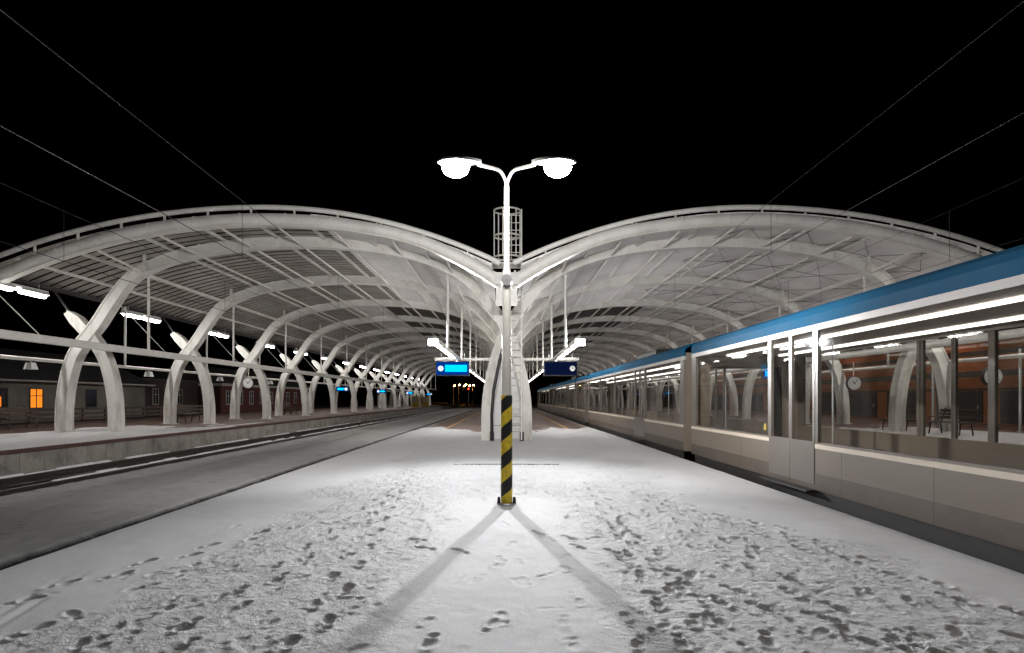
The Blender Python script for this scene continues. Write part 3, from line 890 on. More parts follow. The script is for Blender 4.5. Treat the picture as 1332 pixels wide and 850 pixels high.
# ------------------------------------------------------------------ lamp post
LP = thing('lamp_post', 'tall pale twin-armed lamp post with yellow and black striped foot in the snow', 'lamp post', (0, 8.76, -.01))
MB().tube([(0,0,.02),(0,0,1.66)], [.088,.086], 24).build('striped_sleeve', hazard, LP)
MB().tube([(0,0,1.66),(0,0,3.55),(0,0,3.62),(0,0,4.50),(0,0,4.54),(0,0,4.84)], [.074,.062,.046,.043,.040,.038], 20).build('pole', pole_paint, LP)
MB().lathe([(.0,.03),(.15,.03),(.15,0),(.15,-.03)], 20).build('base_flange', galv, LP)
for a in (R(20), R(160), R(200), R(340)):
    MB().lathe([(0,.085),(.02,.08),(.026,.0),(.026,-.0)], 8, (.125*math.cos(a), .125*math.sin(a), .03)).build('bolt_cap', rubber, LP)
MB().disc((0,-.02,3.40), .085, 'y', .16, 16).build('clamp', galv, LP)
for s in (-1, 1):
    pa = catmull([(0,0,4.80),(s*.012,0,4.9),(s*.045,-.02,4.98),(s*.10,-.12,5.025),(s*.19,-.33,4.98),(s*.38,-.9,4.80)], 6)
    MB().tube(pa, .024, 10).build('arm', white_tube, LP)
    hd = MB()
    rings = []
    for (u, hw, hh) in ((.44,.03,.03),(.52,.07,.05),(.66,.115,.07),(.84,.125,.075),(.98,.09,.05),(1.04,.02,.02)):
        rings.append([(s*(u-.10), -.95+hw*math.cos(w), 4.815+max(-.01, hh*math.sin(w))) for w in [2*math.pi*q/12 for q in range(12)]])
    vs = [v for r in rings for v in r]
    hd.add(vs, [(k*12+q, k*12+(q+1)%12, (k+1)*12+(q+1)%12, (k+1)*12+q) for k in range(5) for q in range(12)] + [tuple(range(12)), tuple(range(60,72))], True)
    lm = hd.build('lamp_head', grey_box, LP)
    bw = MB(); rings = []
    for (sc, dz) in ((1,.0),(.97,-.06),(.8,-.11),(.45,-.14),(.05,-.148)):
        rings.append([(s*(.69+.19*sc*math.cos(w)), -.95+.125*sc*math.sin(w), 4.80+dz*1.25) for w in [2*math.pi*q/16 for q in range(16)]])
    bw.add([v for r in rings for v in r], [(k*16+q, k*16+(q+1)%16, (k+1)*16+(q+1)%16, (k+1)*16+q) for k in range(4) for q in range(16)] + [tuple(range(64,80))], True)
    bw.build('lamp_bowl', E_lamp, lm)
    ld = bpy.data.lights.new('lamp_beam', 'SPOT'); ld.energy = 2200; ld.color = (1.0, 0.985, 0.965)
    ld.spot_size = R(140); ld.spot_blend = 1.0; ld.shadow_soft_size = .10
    lo = bpy.data.objects.new('lamp_beam', ld); C.objects.link(lo); lo.parent = lm
    lo.location = (s*.69, -.95, 4.55)
    lo.rotation_euler = Vector((s*8.2, 13.6, 1.6)).to_track_quat('-Z', 'Y').to_euler()

VB = thing('connection_box', 'white steel box where the two canopy edge beams meet behind the lamp post', 'box', (0, D1, 5.3))
MB().bbox((-.42,-.26,.10),(.42,.26,.46), .02).build('housing', grey_box, VB)
MB().box((-.45,-.29,.46),(.45,.29,.49)).build('lid', white_tube, VB)
MB().box((-.36,.0,-.55),(.36,.16,.10)).build('hanging_plate', steel, VB)

# ------------------------------------------------------------------ caged ladder and cabinet at the first middle column
LD = thing('caged_ladder', 'white steel access ladder with safety cage rising above the canopy valley', 'ladder', (.32, RIBS[0]-.55, 0))
x0, x1, yl = .08, .56, RIBS[0]-.55
for x in (x0, x1): MB().box((x-.025, yl-.03, .05),(x+.025, yl+.03, 8.75)).build('stringer', white_tube, LD, False)
rg = MB(); z = .4
while z < 8.7: rg.tube([(x0, yl, z),(x1, yl, z)], .016, 6); z += .28
rg.build('rungs', white_tube, LD, False)
cx = .02
for z in (6.95, 7.75, 8.72):
    MB().tube([(cx+.5*math.cos(w), yl+.1+.42*math.sin(w), z) for w in [2*math.pi*q/20 for q in range(20)]], .035, 6, closed=True).build('cage_hoop', white_tube, LD, False)
for q in range(6):
    w = 2*math.pi*q/6 + .2
    MB().tube([(cx+.5*math.cos(w), yl+.1+.42*math.sin(w), 6.92),(cx+.5*math.cos(w), yl+.1+.42*math.sin(w), 8.75)], .026, 6).build('cage_bar', white_tube, LD, False)
MB().box((cx-.6, yl-.32, 6.62),(cx+.6, yl+.5, 6.68)).build('landing', steel, LD, False)
for z in (1.2, 3.2, 5.2, 6.4): MB().box((.28, yl+.03, z),(.36, RIBS[0]-.1, z+.05)).build('wall_bracket', white_tube, LD, False)

CB = thing('equipment_cabinet', 'tall white rounded cabinet between the legs of the nearest middle column', 'cabinet', (0, 24.4, -.03))
prof = catmull([(-.56,0),(-.60,.7),(-.56,1.6),(-.42,2.4),(-.22,2.95),(0,3.12),(.22,2.95),(.42,2.4),(.56,1.6),(.60,.7),(.56,0)], 5)
n_ = len(prof); vs = [(x, y, z) for y in (-1.2, 1.2) for x, z in prof]
MB().add(vs, [tuple(range(n_)), tuple(range(n_,2*n_))[::-1]] + [(k,k+1,n_+k+1,n_+k) for k in range(n_-1)] + [(0,n_,2*n_-1,n_-1)]).build('body', white_panel, CB)
MB().box((-.585,-1.212,.545),(.585,-1.2,.56)).build('panel_seam', dark_metal, CB)
MB().box((-.03,-1.215,.56),(-.022,-1.2,2.9)).build('panel_seam', dark_metal, CB)
MB().bbox((.06,-1.24,1.2),(.10,-1.2,1.36),.01).build('handle', galv, CB)
DP = thing('drain_pipe', 'black rain pipe running down inside the left leg of the nearest middle column', 'pipe', (-.62, RIBS[0]-.28, 0))
MB().tube([(u*1.0+.20, RIBS[0]-.30, z) for (u, z) in [(-.76,.0),(-.77,1.0),(-.70,1.9),(-.48,3.0),(-.30,3.7)]], .06, 8).build('pipe_run', black_paint, DP, False)
MB().tube([(-.56,RIBS[0]-.30,.0),(-.56,RIBS[0]-.30,.35)], .08, 8).build('pipe_shoe', black_paint, DP, False)
tag(MB().bbox((.50,RIBS[0]-.42,-.02),(.66,RIBS[0]-.26,.34),.02).build('bollard_socket', black_paint), 'small black box at the foot of the right leg of the middle column', 'socket box')

# ------------------------------------------------------------------ information displays
def display(label, loc, lit, clock_side, w=1.68, h=.62, group='blue information displays', rz=0, depth=.22):
    t = thing('information_display', label, 'display', loc, rz, group)
    MB().bbox((-w/2, -depth/2, 0),(w/2, depth/2, h), .03).build('housing', black_paint, t)
    MB().box((-w/2+.04, -depth/2-.006, .05),(w/2-.04, -depth/2-.001, h-.05)).build('screen', E_scr if lit else E_scr_dim, t)
    if lit: MB().box((-w/2+.46 if clock_side < 0 else -w/2+.12, -depth/2-.012, h*.28),(w/2-.12 if clock_side < 0 else w/2-.46, -depth/2-.007, h*.74)).build('text_field', E_scr2, t)
    if clock_side:
        cx = clock_side*(w/2-.25)
        f = MB().disc((cx, -depth/2-.016, h*.5), .135, 'y', .016, 20).build('clock_face', E_clock if lit else face_white, t)
        hm = MB(); hm.box((cx-.009,-depth/2-.03,h*.5),(cx+.009,-depth/2-.025,h*.5+.11)); hm.box((cx,-depth/2-.031,h*.5-.006),(cx+.07,-depth/2-.026,h*.5+.01))
        hm.build('clock_hands', black_paint, f)
    for x in (-w*.35, w*.35): MB().tube([(x,0,h),(x,0,h+.36)], .02, 6).build('hanger', galv, t)
    return t
tag(MB().bbox((-3.55, RIBS[1]-.9, 3.47),(3.55, RIBS[1]-.76, 3.62), .02).build('cross_beam', white_tube), 'white cross beam between the two hanging displays', 'beam')
yb = RIBS[1]-.83
display('lit blue departure display with round clock hung left of the middle column', (-2.66, yb, 2.72), True, -1, 1.66, .74)
display('dark departure display with round white clock hung right of the middle column', (2.66, yb, 2.72), False, 1, 1.66, .74)
for k, (x, y) in enumerate([(-15.0, 69),(-15.0, 52.8),(-15.0, 89),(-15.0, 112)]):
    display(f'small blue display over the left platform, {["second","nearest","third","farthest"][k]} from the camera', (x, y, 2.28), True, 1 if k % 2 else -1, 1.15, .42, 'blue displays over the left platform')
display('small blue display over the right platform seen through the train windows', (14.8, 31.5, 2.65), True, 0, 1.7, .62, 'blue displays over the right platform')

# hanging clocks
def clock(label, loc, group='hanging clocks'):
    t = thing('hanging_clock', label, 'clock', loc, 0, group)
    MB().disc((0,0,0), .34, 'y', .16, 28).build('case', black_paint, t)
    for d in (-1, 1):
        f = MB().disc((0, d*.085, 0), .31, 'y', .012, 28).build('face', E_clock if False else face_white, t)
        hm = MB(); hm.add([(-.02,d*.096,-.05),(.02,d*.096,-.05),(.15,d*.096,.19),(.12,d*.096,.2)], [(0,1,2,3)]); hm.add([(-.02,d*.098,-.05),(.02,d*.098,-.05),(-.08,d*.098,.14),(-.11,d*.098,.12)], [(0,1,2,3)])
        for q in range(12):
            w = q*math.pi/6; hm.box((.25*math.sin(w)-.012,d*.094,.25*math.cos(w)-.012),(.25*math.sin(w)+.012,d*.095,.25*math.cos(w)+.012))
        hm.build('hands', black_paint, f)
    MB().tube([(0,0,.34),(0,0,1.0)], .025, 8).build('rod', white_tube, t)
clock('round station clock hanging over the left platform beyond the second column', (-16.2, 36.2, 2.58))
clock('round station clock over the right platform, left one seen through train windows', (16.6, 27.6, 2.34))
clock('round station clock over the right platform, right one near the picture edge', (16.9, 20.1, 2.38))

# cameras / loudspeakers hung from the service tube of the left platform
def speaker(label, loc):
    t = thing('loudspeaker', label, 'loudspeaker', loc, 0, 'loudspeakers under the left service tube')
    MB().add([(-.16,-.14,-.30),(.16,-.14,-.30),(.16,.14,-.30),(-.16,.14,-.30),(-.1,-.1,-.06),(.1,-.1,-.06),(.1,.1,-.06),(-.1,.1,-.06)],[(0,3,2,1),(4,5,6,7),(0,1,5,4),(1,2,6,5),(2,3,7,6),(3,0,4,7)]).build('box', grey_box, t)
    MB().tube([(0,0,-.06),(0,0,.1)], .02, 6).build('bracket', grey_box, t)
    return t
sp = speaker('small white loudspeaker near the left picture edge under the service tube', (-17.0, 20.6, 2.95))
for k, (y, l) in enumerate([(27.4,'between the first and second left columns'),(34.2,'between the second and third left columns'),(41.5,'between the third and fourth left columns')]):
    copy_thing(sp, 'small white loudspeaker under the service tube ' + l, (-17.0, y, 2.95))

# ------------------------------------------------------------------ benches
def bench(label, loc, rz, group):
    t = thing('platform_bench', label, 'bench', loc, rz, group)
    st = MB()
    for k in range(4): st.bbox((-.9, -.22+k*.115, .44),(.9, -.22+k*.115+.095, .475), .008)
    st.build('seat', wood, t)
    bk = MB()
    for k in range(3): bk.bbox((-.9, .27+.03*k, .56+.125*k),(.9, .30+.03*k, .56+.125*k+.10), .006)
    bk.build('backrest', wood, t)
    for x in (-.7, .7):
        lg = MB(); lg.tube([(x,-.22,0),(x,-.16,.43),(x,.22,.43),(x,.27,.55),(x,.38,.95)], .024, 6); lg.tube([(x,.26,0),(x,.2,.43)], .024, 6); lg.build('leg', dark_metal, t)
        MB().tube([(x,-.2,.45),(x,-.22,.64),(x,.3,.64)], .018, 6).build('armrest', dark_metal, t)
    return t
b0 = bench('brown slatted bench beside the second left column', (-17.4, 31.6, SIDE_Z-.01), R(90), 'benches on the side platforms')
copy_thing(b0, 'brown slatted bench beside the fourth left column', (-17.0, 45.5, SIDE_Z-.01), R(90))
copy_thing(b0, 'dark slatted bench near the left picture edge before the pale building', (-20.8, 24.6, SIDE_Z-.01), R(90))
for (x, y, l) in [(15.6,20.3,'right of the nearest right column, closest to the camera'),(15.6,22.9,'at the foot of the nearest right column'),(16.6,34.4,'between the second and third right columns')]:
    copy_thing(b0, 'dark bench on the right platform ' + l, (x, y, SIDE_Z-.01), R(-90))

# ------------------------------------------------------------------ far end of the left platform
def vending(label, loc, m):
    t = thing('vending_box', label, 'vending machine', loc, 0, 'boxes on the left platform')
    MB().bbox((-.55,-.5,0),(.55,.5,1.6), .04).build('body', m, t)
    MB().box((-.4,-.512,.8),(.4,-.5,1.4)).build('front_panel', kiosk_grey, t)
    MB().box((-.57,-.55,1.6),(.57,.52,1.66)).build('top', kiosk_grey, t)
vending('yellow box on the far left platform, left one of two', (-13.9, 88, SIDE_Z-.015), signal_yellow)
vending('yellow box on the far left platform, right one of two', (-13.5, 96, SIDE_Z-.015), signal_yellow)
kt = thing('platform_kiosk', 'pale glazed shelter on the far left platform before the yellow boxes', 'shelter', (-17.0, 84, SIDE_Z-.015))
MB().bbox((-1.2,-3,2.3),(1.2,3,2.45),.03).build('roof', kiosk_grey, kt)
for x in (-1.1,1.1):
    for y in (-2.8,0,2.8): MB().box((x-.04,y-.04,0),(x+.04,y+.04,2.3)).build('post', galv, kt)
MB().box((-1.09,-2.7,.3),(-1.07,2.7,2.1)).build('pane', glass, kt); MB().box((-1.0,-2.81,.3),(1.0,-2.79,2.1)).build('pane', glass, kt)

# platform name sign / notice boards on the left side (blank)
# ------------------------------------------------------------------ overhead wires
wire_dark = mat('darker_wire_metal', (0.012, 0.012, 0.012), 0.7, 0, 0.1, 4)  # darker version of the wire colour, makes the right-hand wires fainter
def wires(x, zc, zm, lab, droppers=True):
    wire_m = wire_dark if x > 0 else globals()['wire_m']
    for (z, nm, l) in ((zc,'contact_wire','thin overhead contact wire above the '+lab),(zm,'messenger_wire','upper overhead messenger wire above the '+lab)):
        pts = []; y = -30
        while y < 190:
            sag = 0 if nm == 'contact_wire' else .22*((((y+30) % 36)/36-.5)**2*4-.5)
            pts.append((x, y, z+sag)); y += 4
        o = MB().tube(pts, (.009 if x < 0 else .005), 5).build(nm, wire_m)
        tag(o, l, 'wire')
        if nm == 'messenger_wire' and droppers:
            y = -26
            while y < 150:
                sag = .22*((((y+30) % 36)/36-.5)**2*4-.5)
                d = MB().tube([(x,y,zc),(x,y,z+sag)], .006, 4); d.build('dropper', wire_m, o, True); y += 8
wires(-6.42, 5.06, 6.45, 'snowy track left of the lamp post')
wires(-10.75, 4.94, 6.2, 'track beside the left platform')
wires(6.42, 5.15, 6.45, 'train on the right')
wires(10.75, 4.94, 6.2, 'track beside the right platform')

# ------------------------------------------------------------------ train
TX0, TX1 = 4.97, 7.87
WZ0, WZ1 = .90, 2.70
def add_seams(m, pitch):
    nt = m.node_tree; N, L = nt.nodes, nt.links; p = N['Principled BSDF']
    src = p.inputs['Base Color'].links[0].from_socket
    tc = N.new('ShaderNodeTexCoord'); sx = N.new('ShaderNodeSeparateXYZ'); L.new(tc.outputs['Object'], sx.inputs[0])
    d = N.new('ShaderNodeMath'); d.operation = 'DIVIDE'; d.inputs[1].default_value = pitch; L.new(sx.outputs[1], d.inputs[0])
    o = N.new('ShaderNodeMath'); o.operation = 'ADD'; o.inputs[1].default_value = 100; L.new(d.outputs[0], o.inputs[0])
    f = N.new('ShaderNodeMath'); f.operation = 'FRACT'; L.new(o.outputs[0], f.inputs[0])
    g_ = N.new('ShaderNodeMath'); g_.operation = 'LESS_THAN'; g_.inputs[1].default_value = .011/pitch; L.new(f.outputs[0], g_.inputs[0])
    mx = N.new('ShaderNodeMix'); mx.data_type = 'RGBA'; L.new(g_.outputs[0], mx.inputs[0]); L.new(src, mx.inputs[6]); mx.inputs[7].default_value = (.03,.027,.024,1)
    L.new(mx.outputs[2], p.inputs['Base Color'])
add_seams(train_tan, 1.85); add_seams(train_brown, 1.85)
def train():
    T = thing('passenger_train', 'long blue, white and beige passenger train with large windows at the right platform edge', 'train', (6.42, 40, RAIL_Z))
    L_ = 25.0; gap = .7; y = -9.5
    for ci in range(4):
        y0, y1 = y, y+L_
        def B(): return MB()
        # lower beige walls are the car itself
        m = B()
        for (xa, xb) in ((TX0, TX0+.07),(TX1-.07, TX1)):
            m.box((xa, y0, .13),(xb, y1, WZ0))
        for ye in (y0, y1-.06):
            m.box((TX0+.07, ye, .13),(TX0+.47, ye+.06, 2.9)); m.box((TX1-.47, ye, .13),(TX1-.07, ye+.06, 2.9)); m.box((TX0+.47, ye, 2.45),(TX1-.47, ye+.06, 2.9)); m.box((TX0+.47, ye, .13),(TX1-.47, ye+.06, .31))
        car = m.build('train_car', train_tan, T, False)
        add = lambda mb, nm, mt: mb.build(nm, mt, car, False)
        # window pillars
        doors = [y0+4.6, y0+L_-6.2]; dw = 1.6
        segs = []; cur = y0+.3
        for d in doors + [None]:
            e = (d-.05) if d is not None else y1-.3
            segs.append((cur, e)); cur = (d+dw+.05) if d is not None else 0
        spans = []
        for a, b in segs:
            k = max(1, round((b-a)/3.6)); p = (b-a)/k
            for i in range(k): spans.append((a+i*p+.03, a+(i+1)*p-.03))
        far_spans = [(a+.03, b-.03) for a, b in segs]
        for (xa, xb) in ((TX0+.004, TX0+.066),(TX1-.066, TX1-.004)):
            edges_ = sorted((spans if xa < 6 else far_spans) + [(d, d+dw) for d in doors]); c0 = y0
            for a, b in edges_:
                add(B().box((xa, c0, WZ0),(xb, a, WZ1)), 'window_pillar', train_pil); c0 = b
            add(B().box((xa, c0, WZ0),(xb, y1, WZ1)), 'window_pillar', train_pil)
        up = B()
        for (xa, xb) in ((TX0, TX0+.07),(TX1-.07, TX1)): up.box((xa, y0, WZ1),(xb, y1, 2.80))
        add(up, 'upper_wall', train_white)
        # blue cant rail and roof
        rp = [(TX0-.004,2.80),(TX0-.004,2.96),(TX0+.05,3.06),(TX0+.25,3.16),(TX0+.7,3.24),(6.42,3.28),(TX1-.7,3.24),(TX1-.25,3.16),(TX1-.05,3.06),(TX1+.004,2.96),(TX1+.004,2.80)]
        r = B(); r.sweep(rp, y0, y1, -.05, 0); add(r, 'roof', train_blue)
        for side_x in (TX0-.004, TX1):
            add(B().box((side_x, y0, .80),(side_x+.004, y1, .87)), 'light_trail_stripe', train_trail)  # light trail of the headlights, painted on as a pale stripe
            add(B().box((side_x, y0, .13),(side_x+.004, y1, .40)), 'lower_band', train_brown)
        sk = B(); 
        for (xa, xb) in ((TX0+.03, TX0+.08),(TX1-.08, TX1-.03)): sk.box((xa, y0+.2, -.13),(xb, y1-.2, .128))
        add(sk, 'skirt', train_skirt)
        for by in (y0+3.2, y1-3.2):
            bo = B()
            for dy in (-1.2, 1.2):
                for xw in (6.42-.74, 6.42+.74): bo.disc((xw, by+dy, RAIL_Z+.43), .42, 'x', .12, 20)
            bo.box((5.5, by-1.8, .05),(5.62, by+1.8, .25)); bo.box((7.22, by-1.8, .05),(7.34, by+1.8, .25))
            add(bo, 'bogie', train_skirt)
        # interior
        add(B().box((TX0+.07, y0+.06, .30),(TX1-.07, y1-.06, .36)), 'floor', train_floor)
        add(B().box((TX0+.07, y0+.06, 2.74),(TX1-.07, y1-.06, 2.78)), 'ceiling', train_int)
        for lx in (5.75, 7.09):
            add(B().bbox((lx-.07, y0+.6, 2.70),(lx+.07, y1-.6, 2.738), .02), 'ceiling_light', E_train)
        se = B()
        for a, b in segs:
            for (xa, xb) in ((TX0+.08, TX0+.52),):
                se.bbox((xa, a+.2, .72),(xb, b-.2, .80), .03); se.box((xa+(.34 if xa > 6 else 0), a+.2, .80),(xb-(.0 if xa > 6 else .34), b-.2, .89))
                se.box((xa+.1, a+.3, .36),(xb-.1, b-.3, .72))
        add(se, 'seat', seat_blue)
        hp = B()
        for a, b in segs:
            yy = a+.4
            while yy < b: hp.tube([(6.42, yy, .36),(6.42, yy, 2.74)], .018, 6); yy += 4.6
        add(hp, 'grab_rail', galv)
        # glazing
        for (xa, xb) in ((TX0+.02, TX0+.032),(TX1-.032, TX1-.02)):
            for a, b in (spans if xa < 6 else far_spans):
                add(B().box((xa, a, WZ0),(xb, b, WZ1)), 'window', glass)
            for d in doors:
                near = xa < 6
                xo = TX0-.002 if near else TX1-.05
                fr = B()
                for (p, q) in ((d, d+.07),(d+dw/2-.05, d+dw/2-.008),(d+dw/2+.008, d+dw/2+.05),(d+dw-.07, d+dw)): fr.box((xo, p, WZ0),(xo+.052, q, WZ1))
                add(fr, 'door', train_pil)
                add(B().box((xa, d+.07, WZ0),(xb, d+dw-.07, WZ1)), 'door_pane', glass)
                if near:
                    lp = B(); lp.box((TX0-.012, d, .22),(TX0-.005, d+dw/2-.006, WZ0)); lp.box((TX0-.012, d+dw/2+.006, .22),(TX0-.005, d+dw, WZ0))
                    add(lp, 'door_leaf', train_pil)
                    add(B().box((TX0-.012, d+dw+.12, 1.0),(TX0-.001, d+dw+.22, 1.12)), 'door_button', signal_yellow)
                    add(B().box((TX0-.16, d-.05, .10),(TX0+.02, d+dw+.05, .135)), 'door_step', train_skirt)
        if ci < 3:
            bl = B(); bl.box((TX0+.35, y1+.002, .2),(TX0+.43, y1+gap-.002, 2.85)); bl.box((TX1-.43, y1+.002, .2),(TX1-.35, y1+gap-.002, 2.85)); bl.box((TX0+.43, y1+.002, 2.6),(TX1-.43, y1+gap-.002, 2.85)); bl.box((TX0+.43, y1+.002, .2),(TX1-.43, y1+gap-.002, .33))
            add(bl, 'gangway_bellows', rubber)
        # roof equipment
        add(B().bbox((5.75, y0+6, 3.24),(7.1, y0+9.2, 3.52), .06), 'roof_unit', train_skirt)
        y = y1+gap
    return T
train()

# ------------------------------------------------------------------ buildings on the left
def arch_window(bm, mt_f, mt_p, parent, x, y, z, w, h, frame=.07, sx=1, arch=False, bars=True):
    fr = MB(); hw = w/2
    fr.box((x, y-hw-frame, z-frame),(x+sx*.05, y-hw, z+h+frame)); fr.box((x, y+hw, z-frame),(x+sx*.05, y+hw+frame, z+h+frame))
    fr.box((x, y-hw, z-frame),(x+sx*.06, y+hw, z)); fr.box((x, y-hw, z+h),(x+sx*.05, y+hw, z+h+frame))
    if bars: fr.box((x, y-.03, z),(x+sx*.04, y+.03, z+h)); fr.box((x, y-hw, z+h*.62),(x+sx*.04, y+hw, z+h*.62+.05))
    w_ = fr.build('window', mt_f, parent, False)
    MB().box((x, y-hw, z),(x+sx*.02, y+hw, z+h)).build('pane', mt_p, w_, False)

pb = thing('trackside_building', 'low pale plastered building with one orange lit window at the left edge', 'building', (-36, 42, 0))
XB = -32.0
MB().box((XB, 26, 0),(XB-8, 51, 2.75)).build('wall', wall_pale, pb, False)
rf = MB(); rf.add([(XB+.7,25.6,2.80),(XB+.7,51.3,2.80),(XB-4,51.3,5.2),(XB-4,25.6,5.2),(XB-8.6,25.6,2.80),(XB-8.6,51.3,2.80)], [(0,1,2,3),(3,2,5,4),(0,3,4),(1,5,2),(0,4,5,1)])
rf.build('roof', roof_dark, pb, False)
MB().box((XB+.71,25.6,2.72),(XB+.76,51.3,2.84)).build('gutter', cornice_m, pb, False)
for (y, lit) in ((36.4, 2),(39.2, 1),(44.4, 0),(33.2,0),(30,0)):
    mt = E_warm if lit == 1 else glass_dark
    arch_window(None, dark_metal, mt, pb, XB+.003, y, 1.0, 1.0, 1.25, bars=(lit == 1))
    if lit == 2: MB().box((XB+.03, y-.05, 1.1),(XB+.04, y+.06, 1.75)).build('lit_slit', E_warm, pb, False)
# section with dim arched windows
mb_ = thing('dark_annex', 'dark low annex with narrow pale arched windows between pale and red buildings', 'building', (-36, 57, 0))
MB().box((-33.2, 51.6, 0),(-40, 62, 3.3)).build('wall', mat('sooty_brick', (0.06,0.04,0.035), .9), mb_, False)
MB().box((-32.9, 51.4, 3.3),(-40.2, 62.2, 3.5)).build('roof', roof_dark, mb_, False)
for y in (54.5, 56.5, 58.5):
    arch_window(None, cornice_m, glass_dark, mb_, -33.197, y, 1.1, .8, 1.4)
# red brick building
rb_ = thing('brick_building', 'long dark red brick building with pale cornice and white windows behind left platform', 'building', (-36, 73, 0))
XR = -31.0
MB().box((XR, 62.5, 0),(XR-9, 92, 3.0)).build('wall', brick_red, rb_, False)
MB().bbox((XR+.35, 62.2, 3.0),(XR-9.2, 92.3, 3.28), .05).build('cornice', cornice_m, rb_, False)
rf = MB(); rf.add([(XR+.3,62.2,3.28),(XR+.3,92.3,3.28),(XR-4.4,92.3,5.4),(XR-4.4,62.2,5.4),(XR-9.1,62.2,3.28),(XR-9.1,92.3,3.28)], [(0,1,2,3),(3,2,5,4),(0,3,4),(1,5,2),(0,4,5,1)])
rf.build('roof', roof_dark, rb_, False)
for k in range(10): arch_window(None, white_frame, glass_dark, rb_, XR+.003, 64.2+2.9*k, 1.0, .95, 1.45)
# low fence and pallets before the pale building
fe = thing('yard_fence', 'low dark brown board fence before the pale building', 'fence', (-26.5, 36, 0))
for k in range(14): MB().box((-26.55, 26+k*2.0, 0),(-26.45, 26+k*2.0+.1, 1.05)).build('post', wood, fe, False)
for z in (.35,.62,.9): MB().box((-26.44, 26, z),(-26.40, 52.2, z+.14)).build('board', wood, fe, False)

# ------------------------------------------------------------------ background on the right
wh = thing('freight_shed', 'long orange brown clad freight shed lit by warm lamps beyond the right platform', 'shed', (34, 45, 0))
XW = 30.0
MB().box((XW, 14, 0),(XW+10, 100, 5.6)).build('wall', brick_brown, wh, False)
MB().box((XW-1.3, 13.5, 5.6),(XW+10.5, 100.5, 5.85)).build('roof', roof_dark, wh, False)
for z, h in ((4.35,.30),(3.0,.35),(2.15,.12)):
    MB().box((XW-.06, 14, z),(XW-.003, 100, z+h)).build('dark_band', dark_metal, wh, False)
for k in range(16):
    y = 15.5+5.2*k
    d = MB().box((XW-.05, y, .1),(XW-.003, y+3.9, 2.1)).build('door', roof_dark, wh, False)
    MB().box((XW-.08, y+.3, .95),(XW-.052, y+.36, 1.2)).build('handle', galv, d, False)
def wall_lamp(label, loc):
    t = thing('wall_lamp', label, 'lamp', loc, 0, 'warm lamps on the freight shed')
    MB().bbox((-.5,-.18,-.03),(0,.18,.06),.02).build('housing', dark_metal, t)
    MB().bbox((-.46,-.14,-.07),(-.12,.14,-.031),.01).build('lens', E_sodium_big, t)
    return t
wl = wall_lamp('warm wall lamp on the freight shed nearest the right picture edge', (XW-.9, 20, 5.5))
for k, y in enumerate((29, 38, 50, 64, 80), 1):
    copy_thing(wl, f'warm wall lamp on the freight shed, {ordn(k)} from the right picture edge', (XW-.9, y, 5.5))
for q, y in enumerate((22.0, 26.5)):
    t = thing('yard_post', ['slim grey post on the right platform near the picture edge','slim grey post on the right platform behind the benches'][q], 'post', (19.6, y, SIDE_Z-.02))
    MB().tube([(0,0,0),(0,0,3.2)], .05, 10).build('shaft', galv, t); MB().lathe([(0,.04),(.12,.04),(.12,0)],12).build('foot', galv, t)

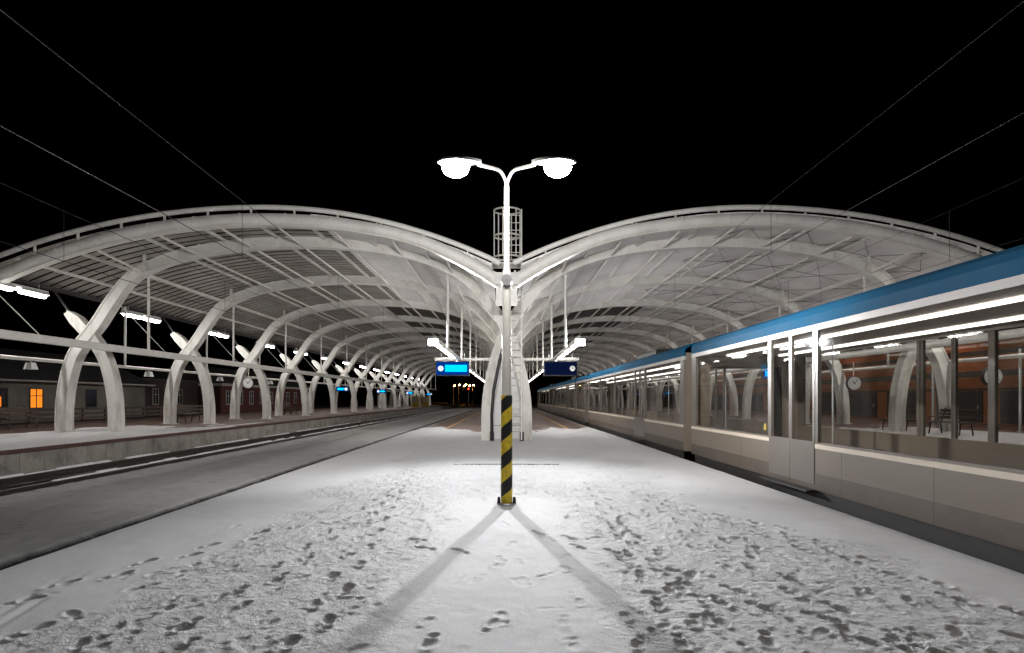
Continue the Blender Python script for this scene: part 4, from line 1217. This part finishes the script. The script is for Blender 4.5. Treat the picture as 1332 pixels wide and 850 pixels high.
# ------------------------------------------------------------------ town lights at the far end
def street_lamp(label, loc):
    t = thing('street_lamp', label, 'street lamp', loc, 0, 'orange street lamps far beyond the tracks')
    MB().tube([(0,0,0),(0,0,8.2),(.5,-.6,8.8)], [.09,.06,.05], 8).build('pole', galv, t)
    MB().bbox((.3,-1.2,8.75),(.7,-.5,8.95),.04).build('head', grey_box, t)
    MB().bbox((.28,-1.25,8.45),(.78,-.45,8.74),.08).build('lens', E_sodium, t)
    return t
sl = street_lamp('orange street lamp far away, first from the left beyond the left platform', (-23.5, 255, -1.2))
for k, (x, y) in enumerate([(-20.3,244),(-19.8,262),(-17.4,240),(-16.6,252),(-14.6,246)], 1):
    copy_thing(sl, f'orange street lamp far away, {ordn(k)} from the left beyond the left platform', (x, y, -1.2))
# dark far trees
def tree(name, label, loc, h, w, seed):
    r = random.Random(seed)
    t = thing(name, label, 'tree', loc, 0, 'dark trees far beyond the tracks')
    tk = MB(); tk.tube([(0,0,0),(.1,0,h*.35),(0,.1,h*.75)], [w*.06,w*.045,w*.02], 7)
    for k in range(7):
        a = r.uniform(0,6.28); z = h*r.uniform(.3,.6); tk.tube([(0,0,z),(math.cos(a)*w*.3,math.sin(a)*w*.3,z+h*.22)], [w*.025,w*.008], 5)
    tk.build('trunk', bark, t)
    cr = MB()
    for k in range(500):
        a = r.uniform(0,6.28); q = r.random()**.5; zz = r.uniform(-1,1); rad = w*.5*math.sqrt(max(0,1-zz*zz))*q
        c_ = Vector((math.cos(a)*rad, math.sin(a)*rad, h*.62+zz*h*.36)); s_ = r.uniform(.25,.6)
        d1 = Vector((r.uniform(-1,1),r.uniform(-1,1),r.uniform(-1,1))).normalized()*s_; d2 = Vector((r.uniform(-1,1),r.uniform(-1,1),r.uniform(-1,1))).normalized()*s_
        cr.add([c_-d1,c_+d2,c_+d1,c_-d2],[(0,1,2,3)])
    cr.build('crown', leaf, t, fixn=False)
leaf = mat('dark_foliage', (0.05,0.055,0.035), .9, 0, .4, 2)
for k, (x, y, h, w) in enumerate([(-14,205,6,7),(-8,215,5,8),(0,220,5,9),(9,210,6,8)]):
    tree('broadleaf_tree', ['dark bush-like tree far right of the orange lamps','low dark tree far behind the left strip lights','low dark tree far behind the middle columns','dark tree far behind the end of the train'][k], (x, y, -1.2), h, w, k)
sg = thing('railway_signal', 'railway signal with red light far down the left tracks', 'signal', (-8.6, 130, -.45))
MB().tube([(0,0,0),(0,0,4.6)], .08, 8).build('mast', galv, sg); MB().bbox((-.25,-.15,3.6),(.25,.1,4.9),.05).build('head', black_paint, sg)
MB().disc((0,-.17,4.3), .14, 'y', .03, 14).build('lens', E_red, sg)
